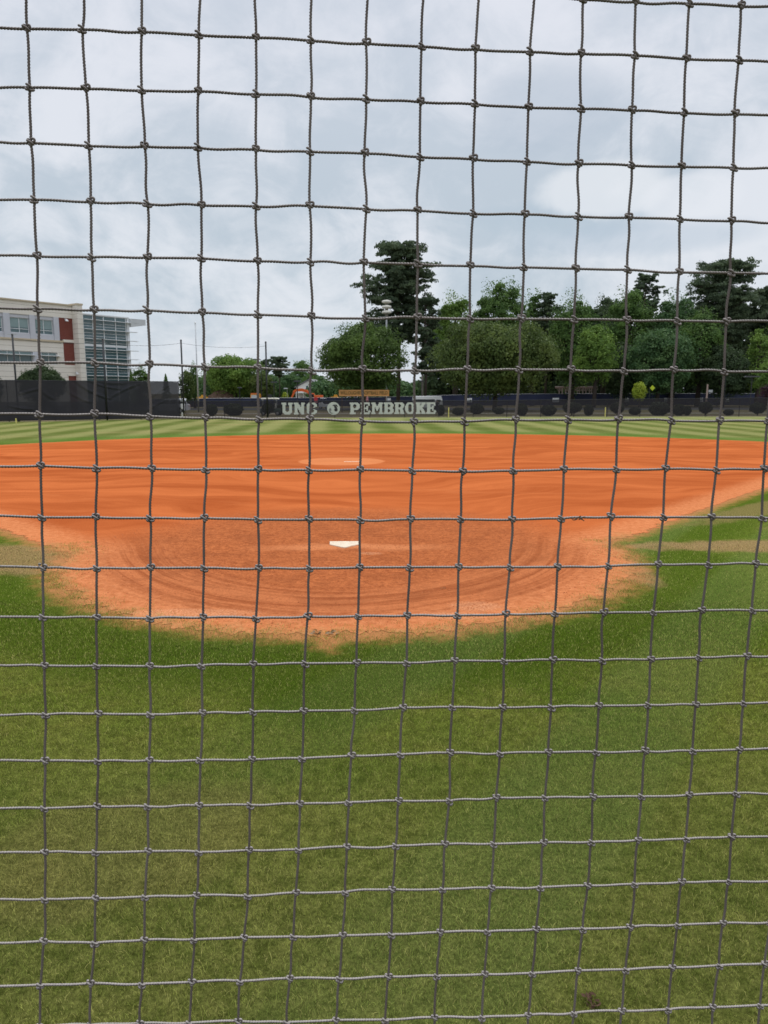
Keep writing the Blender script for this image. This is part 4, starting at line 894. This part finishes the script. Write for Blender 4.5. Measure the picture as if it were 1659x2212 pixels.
# curtain wall
gx0, gx1, gy, gz = 11.42, 18.0, -1.0, 12.4
MB().box(gx0, gx1, gy, -.2, 0, gz).build('curtain_glass', glass, B)
mul = MB()
for x in (gx0+.04, 12.85, 14.45, 16.25, 17.85): mul.box(x-.045, x+.045, gy-.10, gy-.002, 0, gz)
mul.build('mullion', white_alu, B)
tr_ = MB()
for z in (12.36, 11.35, 11.0, 10.15, 9.75, 8.95, 7.75, 7.35, 6.5, 6.2, 5.35, 5.05, 4.2): tr_.box(gx0, gx1-.1, gy-.04, gy-.003, z-.022, z+.022)
tr_.build('transom', white_alu, B)
MB().box(gx0+.09, gx1-.2, gy-.04, gy-.004, 8.42, 8.72).build('spandrel_band', white_alu, B)
MB().box(gx1, gx1+.35, gy-.15, 0, 0, gz).build('corner_column', white_alu, B)
for z in (11.80, 10.58, 9.38, 8.06, 6.90, 5.70, 4.62): MB().box(gx0+.1, 19.35, gy-.60, gy-.16, z-.035, z+.035).build('sunshade', white_alu, B)
MB().prism([(18.36, 12.38), (20.7, 12.40), (20.7, 11.62), (18.36, 11.25)], gy-.6, 6).build('canopy', plain('canopy_metal', (.55, .57, .58), .6, .1, 2), B)
MB().box(11.5, 18.3, gy-.3, 4, gz, gz+.14).build('roof_edge', white_alu, B)
for x, z in ((9.55, 11.72), (10.55, 5.05)):
    f = MB().box(x-.04, x+.04, -.35, -.02, z-.04, z+.04).build('floodlight', white_alu, B); MB().box(x-.16, x+.18, -.62, -.34, z-.30, z-.04, top=(x-.1, x+.1, -.5, -.36)).build('lamp_head', white_alu, f)

# ------------------------------------------------------------------ white house
white_board = plain('white_siding', (.74, .73, .70), .8, .06, 2); shingle = plain('grey_shingle', (.20, .20, .21), .9)
Hs = empty('white_house', (atx(668, 196), 196, 0), R(-6)); tag(Hs, 'white gabled two storey house behind the orange digger', 'house')
MB().prism([(-3.4, 0), (3.6, 0), (3.6, 3.9), (.1, 5.75), (-3.4, 3.9)], 0, 9).build('wall', white_board, Hs)
MB().prism([(-3.9, 3.75), (.1, 5.85), (4.1, 3.75), (4.1, 3.92), (.1, 6.05), (-3.9, 3.92)], -.4, 9.4).build('roof', shingle, Hs)
for x in (-.55, .75): f = MB().box(x-.3, x+.3, -.06, -.003, 3.25, 4.35).build('window', white_alu, Hs); MB().box(x-.22, x+.22, -.09, -.061, 3.33, 4.27).build('pane', glass, f)
MB().box(-3.2, 3.4, -2.2, -.005, 2.35, 2.5).build('porch_roof', white_board, Hs)
for x in (-3.0, -1.0, 1.1, 3.2): MB().box(x-.08, x+.08, -2.1, -1.94, 0, 2.35).build('porch_post', white_board, Hs)
MB().box(-2.4, 2.6, -.05, -.002, 0, 1.35).build('brick_base', brick, Hs)

# ------------------------------------------------------------------ mound, machines and vehicles
r_ = np.random.default_rng(5); X0, Yd = atx(478, 148), 148; W_ = 5.2; vs = []; n = 46
for i in range(n):
    for j in range(n):
        x = (i/(n-1)-.5)*2; y = (j/(n-1)-.5)*2; rr_ = math.hypot(x*(1 if x > 0 else .82), y)
        h_ = 3.0*max(0, 1-math.hypot((x+.02)/.62, y/.9))**.85+1.2*max(0, 1-math.hypot((x-.42)/.5, y/.8))+.9*max(0, 1-math.hypot((x+.5)/.5, y/.8))
        h_ += .10*math.sin(x*21+3*math.sin(y*9))*min(1, h_)+.10*r_.normal()*min(1, h_)
        vs.append((x*W_, y*3.2, max(-.05, h_-.04)))
F = [(i*n+j, (i+1)*n+j, (i+1)*n+j+1, i*n+j+1) for i in range(n-1) for j in range(n-1)]
tag(npmesh('dirt_mound', vs, F, np.full(len(F), 4), plain('spoil', (.13, .085, .062), .95, .4, 1.2, .1), smooth=False, loc=(X0, Yd, 0)), 'brown heap of dug earth behind the navy fence', 'dirt mound')
rubber = plain('tyre_rubber', (.02, .02, .02), .9); darkglass = glass_mat('car_glass', (.02, .026, .03), .08); chrome = plain('hub_metal', (.35, .36, .37), .4, .1, 5, .5, .8)
def wheel(root, x, y, r, w_=.22):
    o = MB().tube([(x, y-w_/2, r), (x, y+w_/2, r)], r, 18).build('wheel', rubber, root); MB().tube([(x, y-w_/2-.01, r), (x, y+w_/2+.01, r)], r*.58, 14).build('rim', chrome, o)
def car(name, px, Y, rz, paint, label, cat, body, cabin, wid=1.8, wr=.34, wx=(-1.35, 1.35), base_px=None):
    root = empty(name, (atx(px, Y), Y, 0), rz); tag(root, label, cat)
    MB().prism(body, -wid/2, wid/2).build('body', paint, root, bevel=.05)
    n = len(cabin); hw = wid/2; vs = []
    zl = min(z for _, z in cabin); zh = max(z for _, z in cabin)
    for s_ in (-1, 1): vs += [(x, s_*(hw-.03-.16*(z-zl)/(zh-zl)), z) for x, z in cabin]
    c_ = MB(); c_.add(vs, [tuple(range(n)), tuple(range(2*n-1, n-1, -1))]+[(i, i+n, (i+1) % n+n, (i+1) % n) for i in range(n)]); c_.build('cabin', paint, root, bevel=.04)
    xs_ = [x for x, z in cabin if z == zl]; a0, a1 = min(xs_), max(xs_); xt = [x for x, z in cabin if z > zh-.08]; t0, t1 = min(xt), max(xt)
    k = 3
    for s_ in (-1, 1):
        for j in range(k):
            f0, f1 = (j+.06)/k, (j+.94)/k
            yb = s_*(hw-.03-.16*.12+.012); yt = s_*(hw-.03-.16*.85+.012)
            b0, b1 = a0+(a1-a0)*f0, a0+(a1-a0)*f1; u0, u1 = t0+(t1-t0)*f0, t0+(t1-t0)*f1
            zb_, zt_ = zl+(zh-zl)*.12, zl+(zh-zl)*.85
            bb0, bb1 = b0+(u0-b0)*.12, b1+(u1-b1)*.12; uu0, uu1 = b0+(u0-b0)*.85, b1+(u1-b1)*.85
            MB().add([(bb0, yb, zb_), (bb1, yb, zb_), (uu1, yt, zt_), (uu0, yt, zt_)], [(0, 1, 2, 3)]).build('side_window', darkglass, root)
    for e, (xa, xb) in enumerate(((a0, t0), (a1, t1))):
        sg = -1 if e == 0 else 1; f = lambda q_: xa+(xb-xa)*q_+sg*.015; zz_ = lambda q_: zl+(zh-zl)*q_
        MB().add([(f(.14), -hw+.22, zz_(.14)), (f(.14), hw-.22, zz_(.14)), (f(.86), hw-.30, zz_(.86)), (f(.86), -hw+.30, zz_(.86))], [(0, 1, 2, 3)]).build('windscreen_glass', darkglass, root)
    for x in wx:
        for y in (-hw+.06, hw-.06): wheel(root, x, y, wr)
    x0 = min(p[0] for p in body); x1 = max(p[0] for p in body)
    for y in (-hw+.28, hw-.28): MB().box(x0-.02, x0+.06, y-.16, y+.16, .66, .82).build('headlight', white_alu, root)
    for y in (-hw+.2, hw-.2): MB().box(x1-.05, x1+.02, y-.1, y+.1, .72, .98).build('tail_light', plain('red_lens', (.35, .02, .02), .3), root)
    return root
silver = plain('silver_paint', (.42, .43, .45), .3, .05, 1, .5, .3); greyp = plain('grey_paint', (.22, .23, .25), .3, .05, 1, .5); bluep = plain('pale_blue_paint', (.42, .48, .56), .3, .05, 1, .5); whitep = plain('white_paint', (.78, .79, .78), .35, .04, 1, .5)
suv_b = [(-2.3, .35), (-2.36, .62), (-2.28, .92), (-1.1, 1.02), (2.25, 1.06), (2.34, .9), (2.32, .38), (1.75, .3), (-1.8, .28)]
suv_c = [(-1.15, 1.0), (-.45, 1.66), (1.9, 1.70), (2.22, 1.0)]
sed_b = [(-2.25, .32), (-2.3, .58), (-2.2, .80), (-1.0, .90), (1.5, .95), (2.25, .90), (2.3, .6), (2.2, .32)]
sed_c = [(-1.05, .88), (-.25, 1.42), (.95, 1.44), (1.75, .92)]
car('parked_suv', 366, 87.5, R(8), plain('suv_paint', (.62, .63, .66), .35, .05, 1, .5), 'grey estate car dimly seen through the tall black screen by the gate post', 'car', suv_b, suv_c)
car('parked_car', 95, 86, R(14), silver, 'silver saloon dimly seen through the tall black screen near the dark tree', 'car', sed_b, sed_c)
car('parked_car', 1636, 146, R(-12), bluep, 'pale blue car above the navy fence at the right end', 'car', [(x, z+.55) for x, z in suv_b], [(x, z+.55) for x, z in suv_c], wr=.85)
car('parked_car', 760, 150, R(6), whitep, 'white car whose roof shows under the wooden sign board', 'car', [(x, z+.30) for x, z in suv_b], [(x, z+.32) for x, z in suv_c], wr=.6)
# white passenger van right of the lettering
Yv = 104; V_ = empty('white_van', (atx(923, Yv), Yv, 0), R(2)); tag(V_, 'long white van parked behind the fence over the letters K E', 'van')
MB().prism([(-2.0, .35), (2.0, .35), (2.04, 1.0), (1.98, 1.5), (1.84, 1.92), (-1.98, 1.94), (-2.04, 1.5)], -.95, .95).build('body', whitep, V_, bevel=.06)
MB().box(-1.85, .95, -.985, -.952, 1.18, 1.50).build('side_window', darkglass, V_); MB().box(1.15, 1.75, -.985, -.952, 1.15, 1.45).build('cab_window', darkglass, V_)
MB().box(-2.0, 1.9, -.975, -.953, 1.70, 1.74).build('drip_rail', alu, V_)
for x in (-1.3, 1.3):
    for y in (-.9, .9): wheel(V_, x, y, .36)
# golf cart
Yc = 79.5; Cq = empty('golf_cart', (atx(585, Yc), Yc, 0), R(4)); tag(Cq, 'golf cart with a long cream roof parked behind the fence left of the letter U', 'golf cart')
MB().prism([(-1.0, 1.70), (-.9, 1.79), (-.4, 1.84), (.5, 1.84), (.85, 1.78), (.93, 1.70)], -.62, .62).build('roof', plain('cream_roof', (.78, .74, .62), .5), Cq, bevel=.03)
for x, y in ((-.8, -.5), (.62, -.5), (-.8, .5), (.62, .5)): MB().tube([(x*1.1, y, .62), (x, y, 1.70)], .025, 6).build('roof_post', galv, Cq)
MB().prism([(-1.15, .25), (-1.15, .62), (-.75, .80), (-.55, .45), (.1, .45), (.2, .72), (1.05, .74), (1.1, .28)], -.58, .58).build('body', plain('cart_green', (.05, .08, .06), .5), Cq, bevel=.04)
MB().box(.1, .55, -.5, .5, .74, .86).build('seat', plain('seat_vinyl', (.5, .48, .42), .6), Cq); MB().box(.5, .62, -.5, .5, .86, 1.25).build('backrest', plain('seat_vinyl', (.5, .48, .42), .6), Cq)
for x in (-.75, .75):
    for y in (-.5, .5): wheel(Cq, x, y, .24, .18)
ks = empty('dark_box_sign', (atx(583, 96), 96, 0)); tag(ks, 'small square dark box on a post just above the cart roof', 'sign')
MB().tube([(0, 0, 0), (0, 0, 1.7)], .03, 6).build('post', black, ks); MB().box(-.32, .32, -.06, .06, 1.62, 2.18).build('panel', black, ks)
# excavator
org = plain('orange_paint', (.72, .13, .025), .5, .15, 2, .4); Ye = 152
Ex = empty('excavator', (atx(686, Ye), Ye, 0), 0); tag(Ex, 'orange tracked excavator with its arm bent over toward the white house', 'excavator')
MB().box(-1.0, 1.1, -1.0, 1.0, 1.1, 1.95).build('engine_housing', org, Ex, bevel=.06)
MB().box(-1.55, -.55, -1.05, -.1, 1.1, 2.35, top=(-1.4, -.6, -1., -.15)).build('cab', org, Ex, bevel=.05); MB().box(-1.50, -.62, -1.09, -1.052, 1.55, 2.15).build('cab_window', darkglass, Ex)
MB().box(-.45, 1.15, -1.03, -1.002, 1.12, 1.32).build('counterweight_stripe', plain('grey_stripe', (.5, .5, .5), .6), Ex)
bmp = [(-1.0, 1.5), (-2.0, 2.7), (-3.1, 3.02), (-4.2, 2.95), (-4.9, 2.65)]
bm_ = MB()
for i in range(len(bmp)-1):
    (x0, z0), (x1, z1) = bmp[i], bmp[i+1]; w0 = (.26, .30, .30, .26, .2)[i]; w1 = (.26, .30, .30, .26, .2)[i+1]
    bm_.prism([(x0, z0-w0), (x1, z1-w1), (x1, z1+w1), (x0, z0+w0)], -.25+.002*i, .25-.002*i)
bm_.build('boom', org, Ex)
MB().prism([(-4.75, 2.95), (-4.45, 2.55), (-5.35, .9), (-5.6, 1.0)], -.18, .18).build('stick', org, Ex)
MB().prism([(-5.7, 1.05), (-5.2, .95), (-4.9, .45), (-5.3, .1), (-5.9, .3)], -.4, .4).build('bucket', plain('bucket_steel', (.06, .05, .05), .7), Ex)
for y in (-.95, .95): MB().prism([(-1.4, .12), (-1.6, .5), (-1.4, .9), (1.2, .9), (1.45, .5), (1.2, .12)], y-.22, y+.22).build('track', rubber, Ex)
# yellow machines
yp = plain('machine_yellow', (.62, .30, .03), .5)
def small_machine(px, Y, label, w_, top):
    r_ = empty('yellow_loader', (atx(px, Y), Y, 0)); tag(r_, label, 'loader', 'yellow machines behind the navy fence')
    MB().prism([(-w_, .6), (w_, .6), (w_, 1.5), (.2*w_, 1.75), (-w_, 1.6)], -.8, .8).build('body', yp, r_, bevel=.04); MB().box(-.2*w_, .5*w_, -.6, .6, 1.7, top).build('cab', yp, r_, bevel=.03)
    MB().prism([(-w_, 1.5), (-w_*1.7, 1.0), (-w_*1.7, .8), (-w_, 1.2)], -.3, .3).build('lift_arm', yp, r_); MB().prism([(-w_*1.7, 1.2), (-w_*2.1, .4), (-w_*1.5, .4)], -.9, .9).build('bucket', yp, r_)
    for x in (-w_*.6, w_*.6):
        for y in (-.8, .8): wheel(r_, x, y, .5, .3)
small_machine(439, 147, 'yellow machine partly hidden at the left foot of the dirt mound', 1.1, 2.0)
small_machine(724, 150, 'yellow machine just left of the wooden sign board', .9, 2.05)
Tt = empty('orange_truck', (atx(549.5, 140), 140, 0)); tag(Tt, 'orange truck facing the field with a wide pale windscreen', 'truck')
MB().box(-.78, .78, 0, 4.0, .45, 2.25, top=(-.70, .70, .15, 3.9)).build('body', plain('truck_orange', (.66, .27, .04), .5), Tt, bevel=.08)
MB().box(-.58, .58, .03, .08, 1.35, 2.0, top=(-.54, .54, .10, .14)).build('windscreen_glass', plain('pale_glass', (.42, .45, .46), .3), Tt); MB().box(-.66, .66, .02, .2, 2.26, 2.36).build('roof_light_bar', org, Tt)
for y in (.8, 3.2):
    for x in (-.7, .7): o = MB().tube([(x-.1, y, .42), (x+.1, y, .42)], .42, 14).build('wheel', rubber, Tt)
Ct = empty('utility_cart', (atx(699, 112), 112, 0)); tag(Ct, 'small white utility cart beside the round red sign', 'cart')
MB().prism([(-.7, .3), (-.7, .9), (-.2, 1.0), (.0, .7), (.8, .7), (.8, .3)], -.5, .5).build('body', whitep, Ct, bevel=.04); MB().box(-.42, .42, -.5, .5, 1.52, 1.6).build('roof', whitep, Ct)
for x, y in ((-.36, -.45), (.36, -.45), (-.36, .45), (.36, .45)): MB().tube([(x, y, .7), (x, y, 1.52)], .025, 5).build('roof_post', black, Ct)
for x in (-.45, .5):
    for y in (-.42, .42): wheel(Ct, x, y, .22, .14)
Sg = empty('round_sign', (atx(682.5, 111), 111, 0)); tag(Sg, 'round red sign with a pale lower half on a short post', 'sign')
redp = plain('sign_red', (.55, .05, .06), .5); MB().tube([(0, .05, 0), (0, .05, 1.5)], .03, 6).build('post', galv, Sg)
MB().tube([(0, -.02, 1.45), (0, .02, 1.45)], .30, 16).build('panel', redp, Sg); MB().box(-.26, .26, -.02, .02, .92, 1.2).build('lower_panel', plain('sign_pink', (.60, .22, .24), .6), Sg)

# ------------------------------------------------------------------ wooden board with the field's name
Yb = 92; Wb = empty('field_name_sign', (atx(786.5, Yb), Yb, 0), R(1.0)); tag(Wb, 'long tan wooden board lettered with the field name on posts', 'sign')
hw_ = 53.5/1600*Yb; zt = at(786, 842.6, Yb).z; zb = at(786, 855.4, Yb).z
MB().box(-hw_, hw_, -.04, .04, zb, zt).build('board', plain('tan_board', (.42, .21, .065), .7, .12, 2), Wb, bevel=.01)
fr = MB(); e = .05
fr.box(-hw_-.02, hw_+.02, -.07, -.042, zt-e, zt+.02).box(-hw_-.02, hw_+.02, -.07, -.042, zb-.02, zb+e); fr.build('border', plain('board_border', (.48, .26, .10), .7), Wb)
tc_ = bpy.data.curves.new('lettering', 'FONT'); tc_.body = 'WILLOUGHBY SOFTBALL FIELD'; tc_.size = .62; tc_.align_x = 'CENTER'; tc_.align_y = 'CENTER'; tc_.extrude = .006; tc_.offset = .010
to = bpy.data.objects.new('lettering', tc_); S.collection.objects.link(to); dg = bpy.context.evaluated_depsgraph_get(); me = bpy.data.meshes.new_from_object(to.evaluated_get(dg)); bpy.data.objects.remove(to)
me.materials.clear(); me.materials.append(plain('dark_lettering', (.10, .075, .022), .8)); lt = bpy.data.objects.new('lettering', me); S.collection.objects.link(lt); lt.parent = Wb
wd_ = max(v_.co.x for v_ in me.vertices)-min(v_.co.x for v_ in me.vertices); lt.scale = ((2*hw_-.35)/wd_, .88, 1); lt.rotation_euler = (math.pi/2, 0, 0); lt.location = (0, -.055, (zt+zb)/2)
for x in (-hw_*.88, -hw_*.12, hw_*.06, hw_*.86): MB().box(x-.05, x+.05, .045, .13, 0, zt-.05).build('post', plain('post_brown', (.07, .045, .03), .9), Wb)
Fl = empty('flag', (atx(794, 95), 95, 0)); tag(Fl, 'furled pink and white flag on a short pole under the wooden board', 'flag')
MB().tube([(0, 0, 0), (0, 0, 2.1)], .025, 6).build('pole', black, Fl)
q = MB()
for k in range(9):
    z0, z1 = 2.0-k*.1, 2.0-(k+1)*.1; w0, w1 = .08+.022*k, .10+.022*k; q.add([(-w0, -.05, z0), (w0*.6, -.08, z0), (w1*.6, -.08+.05*(k % 2), z1), (-w1, -.05+.05*(k % 2), z1)], [(0, 1, 2, 3)])
q.build('cloth', plain('pink_cloth', (.52, .24, .27), .8, .5, 9), Fl)

# ------------------------------------------------------------------ posts, lamps, siren, flagpole
Fp = empty('flagpole', (atx(429, 92), 92, 0)); tag(Fp, 'tall slim silver flagpole left of the broad bright tree', 'flagpole'); zt = at(420, 699, 92).z
MB().tube([(0, 0, 0), (0, 0, zt*.5), (0, 0, zt)], [.085, .065, .035], 10).build('pole', galv, Fp, smooth=True); MB().lathe([(.02, zt), (.09, zt+.06), (.09, zt+.12), (.02, zt+.18)], 10).build('finial', galv, Fp); MB().tube([(.12, 0, 1.2), (.10, 0, zt)], .008, 4).build('halyard', white_alu, Fp)
Ys = 118; Si = empty('siren_tower', (atx(835, Ys), Ys, 0)); tag(Si, 'white siren of three stacked discs on a pole in front of the tallest pine', 'siren')
zt = at(833, 648, Ys).z; k = Ys/1600; MB().tube([(0, 0, 0), (0, 0, zt-33*k)], .14, 8).build('pole', galv, Si)
MB().tube([(0, 0, zt-34*k), (0, 0, zt-.3)], .25, 8).build('core', plain('siren_core', (.16, .15, .12), .7), Si)
for i in range(3): z1 = zt-i*10.6*k; MB().lathe([(.35, z1-7*k), (9.8*k, z1-5.6*k), (10.2*k, z1-3.6*k), (9.4*k, z1-1.6*k), (5*k, z1-.2*k), (.3, z1)], 20).build('disc', plain('siren_white', (.70, .68, .60), .5), Si, smooth=True)
MB().box(-1.3, 1.3, -.05, .05, zt-34.6*k, zt-33.9*k).build('crossbar', galv, Si)
def lamp(px, Y, ytop, label, head=(.5, .16), arm=0., mat=None):
    r_ = empty('lamp_post', (atx(px, Y), Y, 0)); z = at(px, ytop, Y).z; tag(r_, label, 'lamp post', 'lamp posts beyond the outfield')
    MB().tube([(0, 0, 0), (0, 0, z-.1)], [.075, .05], 8).build('pole', mat or black, r_)
    MB().box(arm-head[0], arm+head[0], -.2, .2, z-.16, z, top=(arm-head[0]*.8, arm+head[0]*.8, -.15, .15)).build('lamp_head', mat or black, r_)
    if arm: MB().tube([(0, 0, z-.12), (arm, 0, z-.08)], .03, 5).build('arm', mat or black, r_)
lamp(593, 100, 824, 'black lamp post with square head right of the fourth tall pole', (.42, .35))
lamp(643, 99, 822, 'black lamp post with wide head standing before the white house', (.5, .3))
lamp(566, 128, 775, 'tall dark lamp post with side arm behind the fourth tall pole', (.6, .2), -.7)
lamp(519, 108, 836, 'dark lamp post at the right foot of the dirt mound', (.3, .2))
lamp(621, 150, 838, 'thin pale lamp post left of the white house', (.4, .2), -.3, galv)
lamp(911, 112, 822, 'dark lamp post in the gap between the two oaks', (.38, .25))
lamp(1619, 96, 812, 'tall black lamp post with flat head near the right edge', (1.0, .12))
lamp(1563, 120, 800, 'thin dark lamp post left of the flat-headed one', (.5, .12))
lamp(668, 140, 838, 'dark thin lamp post at the right side of the white house', (.2, .15))
up = empty('utility_pole', (atx(912, 150), 150, 0)); tag(up, 'pale grey utility pole rising in the gap between the oaks', 'utility pole'); z = at(912, 705, 150).z
MB().tube([(0, 0, 0), (0, 0, z)], [.22, .13], 10).build('pole', plain('weathered_wood', (.24, .22, .20), .9), up); MB().box(-1.0, 1.0, -.06, .06, z-.9, z-.75).build('crossarm', plain('weathered_wood', (.24, .22, .20), .9), up)
wp = empty('wooden_pole', (atx(1525, 116), 116, 0)); tag(wp, 'short bare wooden pole with a small box in front of the dark trees', 'pole'); z = at(1525, 830, 116).z
MB().tube([(0, 0, 0), (0, 0, z)], [.15, .12], 9).build('pole', plain('pale_wood', (.36, .27, .22), .9), wp); MB().box(.15, .8, -.12, .12, z-1.25, z-.85).build('box', galv, wp)
ys = empty('crossing_sign', (atx(1401, 118), 118, 0)); tag(ys, 'yellow-green diamond sign on a dark post beside the bright yellow tree', 'sign'); z = at(1404, 838, 118).z
MB().tube([(0, 0, 0), (0, 0, z+.2)], .06, 8).build('post', black, ys); a = .40; MB().prism([(.4, z-a*1.1), (.4+a, z-.0), (.4, z+a*1.1), (.4-a, z)], -.1, -.07).build('panel', plain('sign_yellow', (.50, .60, .03), .5), ys)

# ------------------------------------------------------------------ pergola
Yp = 146; Pg = empty('pergola', (atx(1246, Yp), Yp, 0), R(-3)); tag(Pg, 'weathered wooden pergola with slatted roof behind the navy fence', 'pergola')
pw = plain('weathered_timber', (.36, .30, .27), .9, .2, 3); hw_ = 41/1600*Yp; z1 = at(1246, 834, Yp).z; pk = plain('rosy_timber', (.38, .27, .25), .9, .2, 3)
for y in (0, 3.2): MB().box(-hw_, hw_, y-.06, y+.06, z1-.42, z1-.18).build('beam', pk, Pg)
q = MB()
for i in range(30): x = -hw_+.1+i*(2*hw_-.2)/29; q.box(x-.045, x+.045, -.6, 3.8, z1-.175, z1-.01)
q.build('rafters', pw, Pg)
for x in (-hw_*.78, -hw_*.45, -.02, hw_*.28, hw_*.62, hw_*.92):
    for y in (0, 3.2):
        p = MB().box(x-.10, x+.10, y-.1, y+.1, 0, z1-.421); p.build('post', pw, Pg)
        MB().tube([(x-.1, y, z1-1.0), (x-.5, y, z1-.45)], .05, 5).tube([(x+.1, y, z1-1.0), (x+.5, y, z1-.45)], .05, 5).build('bracket', pw, Pg)

# ------------------------------------------------------------------ people
skin = plain('skin', (.42, .26, .19), .6); hairm = plain('dark_hair', (.02, .015, .012), .7)
def person(px, Y, h, face, shirt, trousers, label, armout=.0):
    r_ = empty('person', (atx(px, Y), Y, 0), face); tag(r_, label, 'person'); s_ = h/1.75
    me = bpy.data.meshes.new('body'); bm = bmesh.new()
    J = dict(pel=(0, 0, .95), sp=(0, .01, 1.15), ch=(0, .01, 1.34), nk=(0, 0, 1.50), hd=(0, -.01, 1.60), tp=(0, -.01, 1.72))
    rad = dict(pel=.15, sp=.135, ch=.155, nk=.055, hd=.095, tp=.065)
    E_ = [('pel', 'sp'), ('sp', 'ch'), ('ch', 'nk'), ('nk', 'hd'), ('hd', 'tp')]
    for s2, n_ in ((-1, 'l'), (1, 'r')):
        for k_, p_, q_ in (('hip', (.10*s2, 0, .88), .10), ('kn', (.11*s2, -.03, .50), .062), ('an', (.12*s2, .02, .09), .042), ('to', (.13*s2, -.14, .035), .035), ('sh', (.19*s2, 0, 1.43), .062), ('el', ((.25+armout)*s2, .03, 1.16), .045), ('wr', ((.26+armout)*s2, -.08, .93), .032), ('ha', ((.26+armout)*s2, -.12, .84), .035)): J[k_+n_] = p_; rad[k_+n_] = q_
        E_ += [('pel', 'hip'+n_), ('hip'+n_, 'kn'+n_), ('kn'+n_, 'an'+n_), ('an'+n_, 'to'+n_), ('ch', 'sh'+n_), ('sh'+n_, 'el'+n_), ('el'+n_, 'wr'+n_), ('wr'+n_, 'ha'+n_)]
    keys = list(J); vs = [bm.verts.new([c_*s_ for c_ in J[k_]]) for k_ in keys]
    for a_, b__ in E_: bm.edges.new((vs[keys.index(a_)], vs[keys.index(b__)]))
    bm.to_mesh(me); bm.free(); o = bpy.data.objects.new('body', me); S.collection.objects.link(o); o.parent = r_
    md = o.modifiers.new('skin', 'SKIN'); sv = me.skin_vertices[0].data
    for i, k_ in enumerate(keys): sv[i].radius = (rad[k_]*s_, rad[k_]*s_*.85); sv[i].use_root = (k_ == 'pel')
    o.modifiers.new('sub', 'SUBSURF').levels = 1
    m, t, b = MAT('clothed_figure', .8, .2); co = t.new('ShaderNodeTexCoord').outputs['Object']; sp_ = t.new('ShaderNodeSeparateXYZ'); t.l.new(co, sp_.inputs[0])
    z = sp_.outputs[2]; c_ = t.mix(t.m('GREATER_THAN', z, .95*s_), trousers, shirt); c_ = t.mix(t.m('GREATER_THAN', z, 1.50*s_), c_, (.42, .26, .19)); t.put(b.inputs['Base Color'], c_); me.materials.append(m)
    MB().lathe([(.03*s_, 1.775*s_), (.085*s_, 1.74*s_), (.108*s_, 1.66*s_), (.10*s_, 1.60*s_)][::-1], 12, (0, .02)).build('hair', hairm, r_, smooth=True)
person(944, 77.2, 1.66, R(160), (.03, .03, .035), (.04, .045, .06), 'dark-haired person in dark clothes standing in front of the white van')
person(858.5, 127.5, 1.85, R(20), (.015, .016, .03), (.02, .02, .03), 'person in black standing in front of the navy fence below the board end', .05)
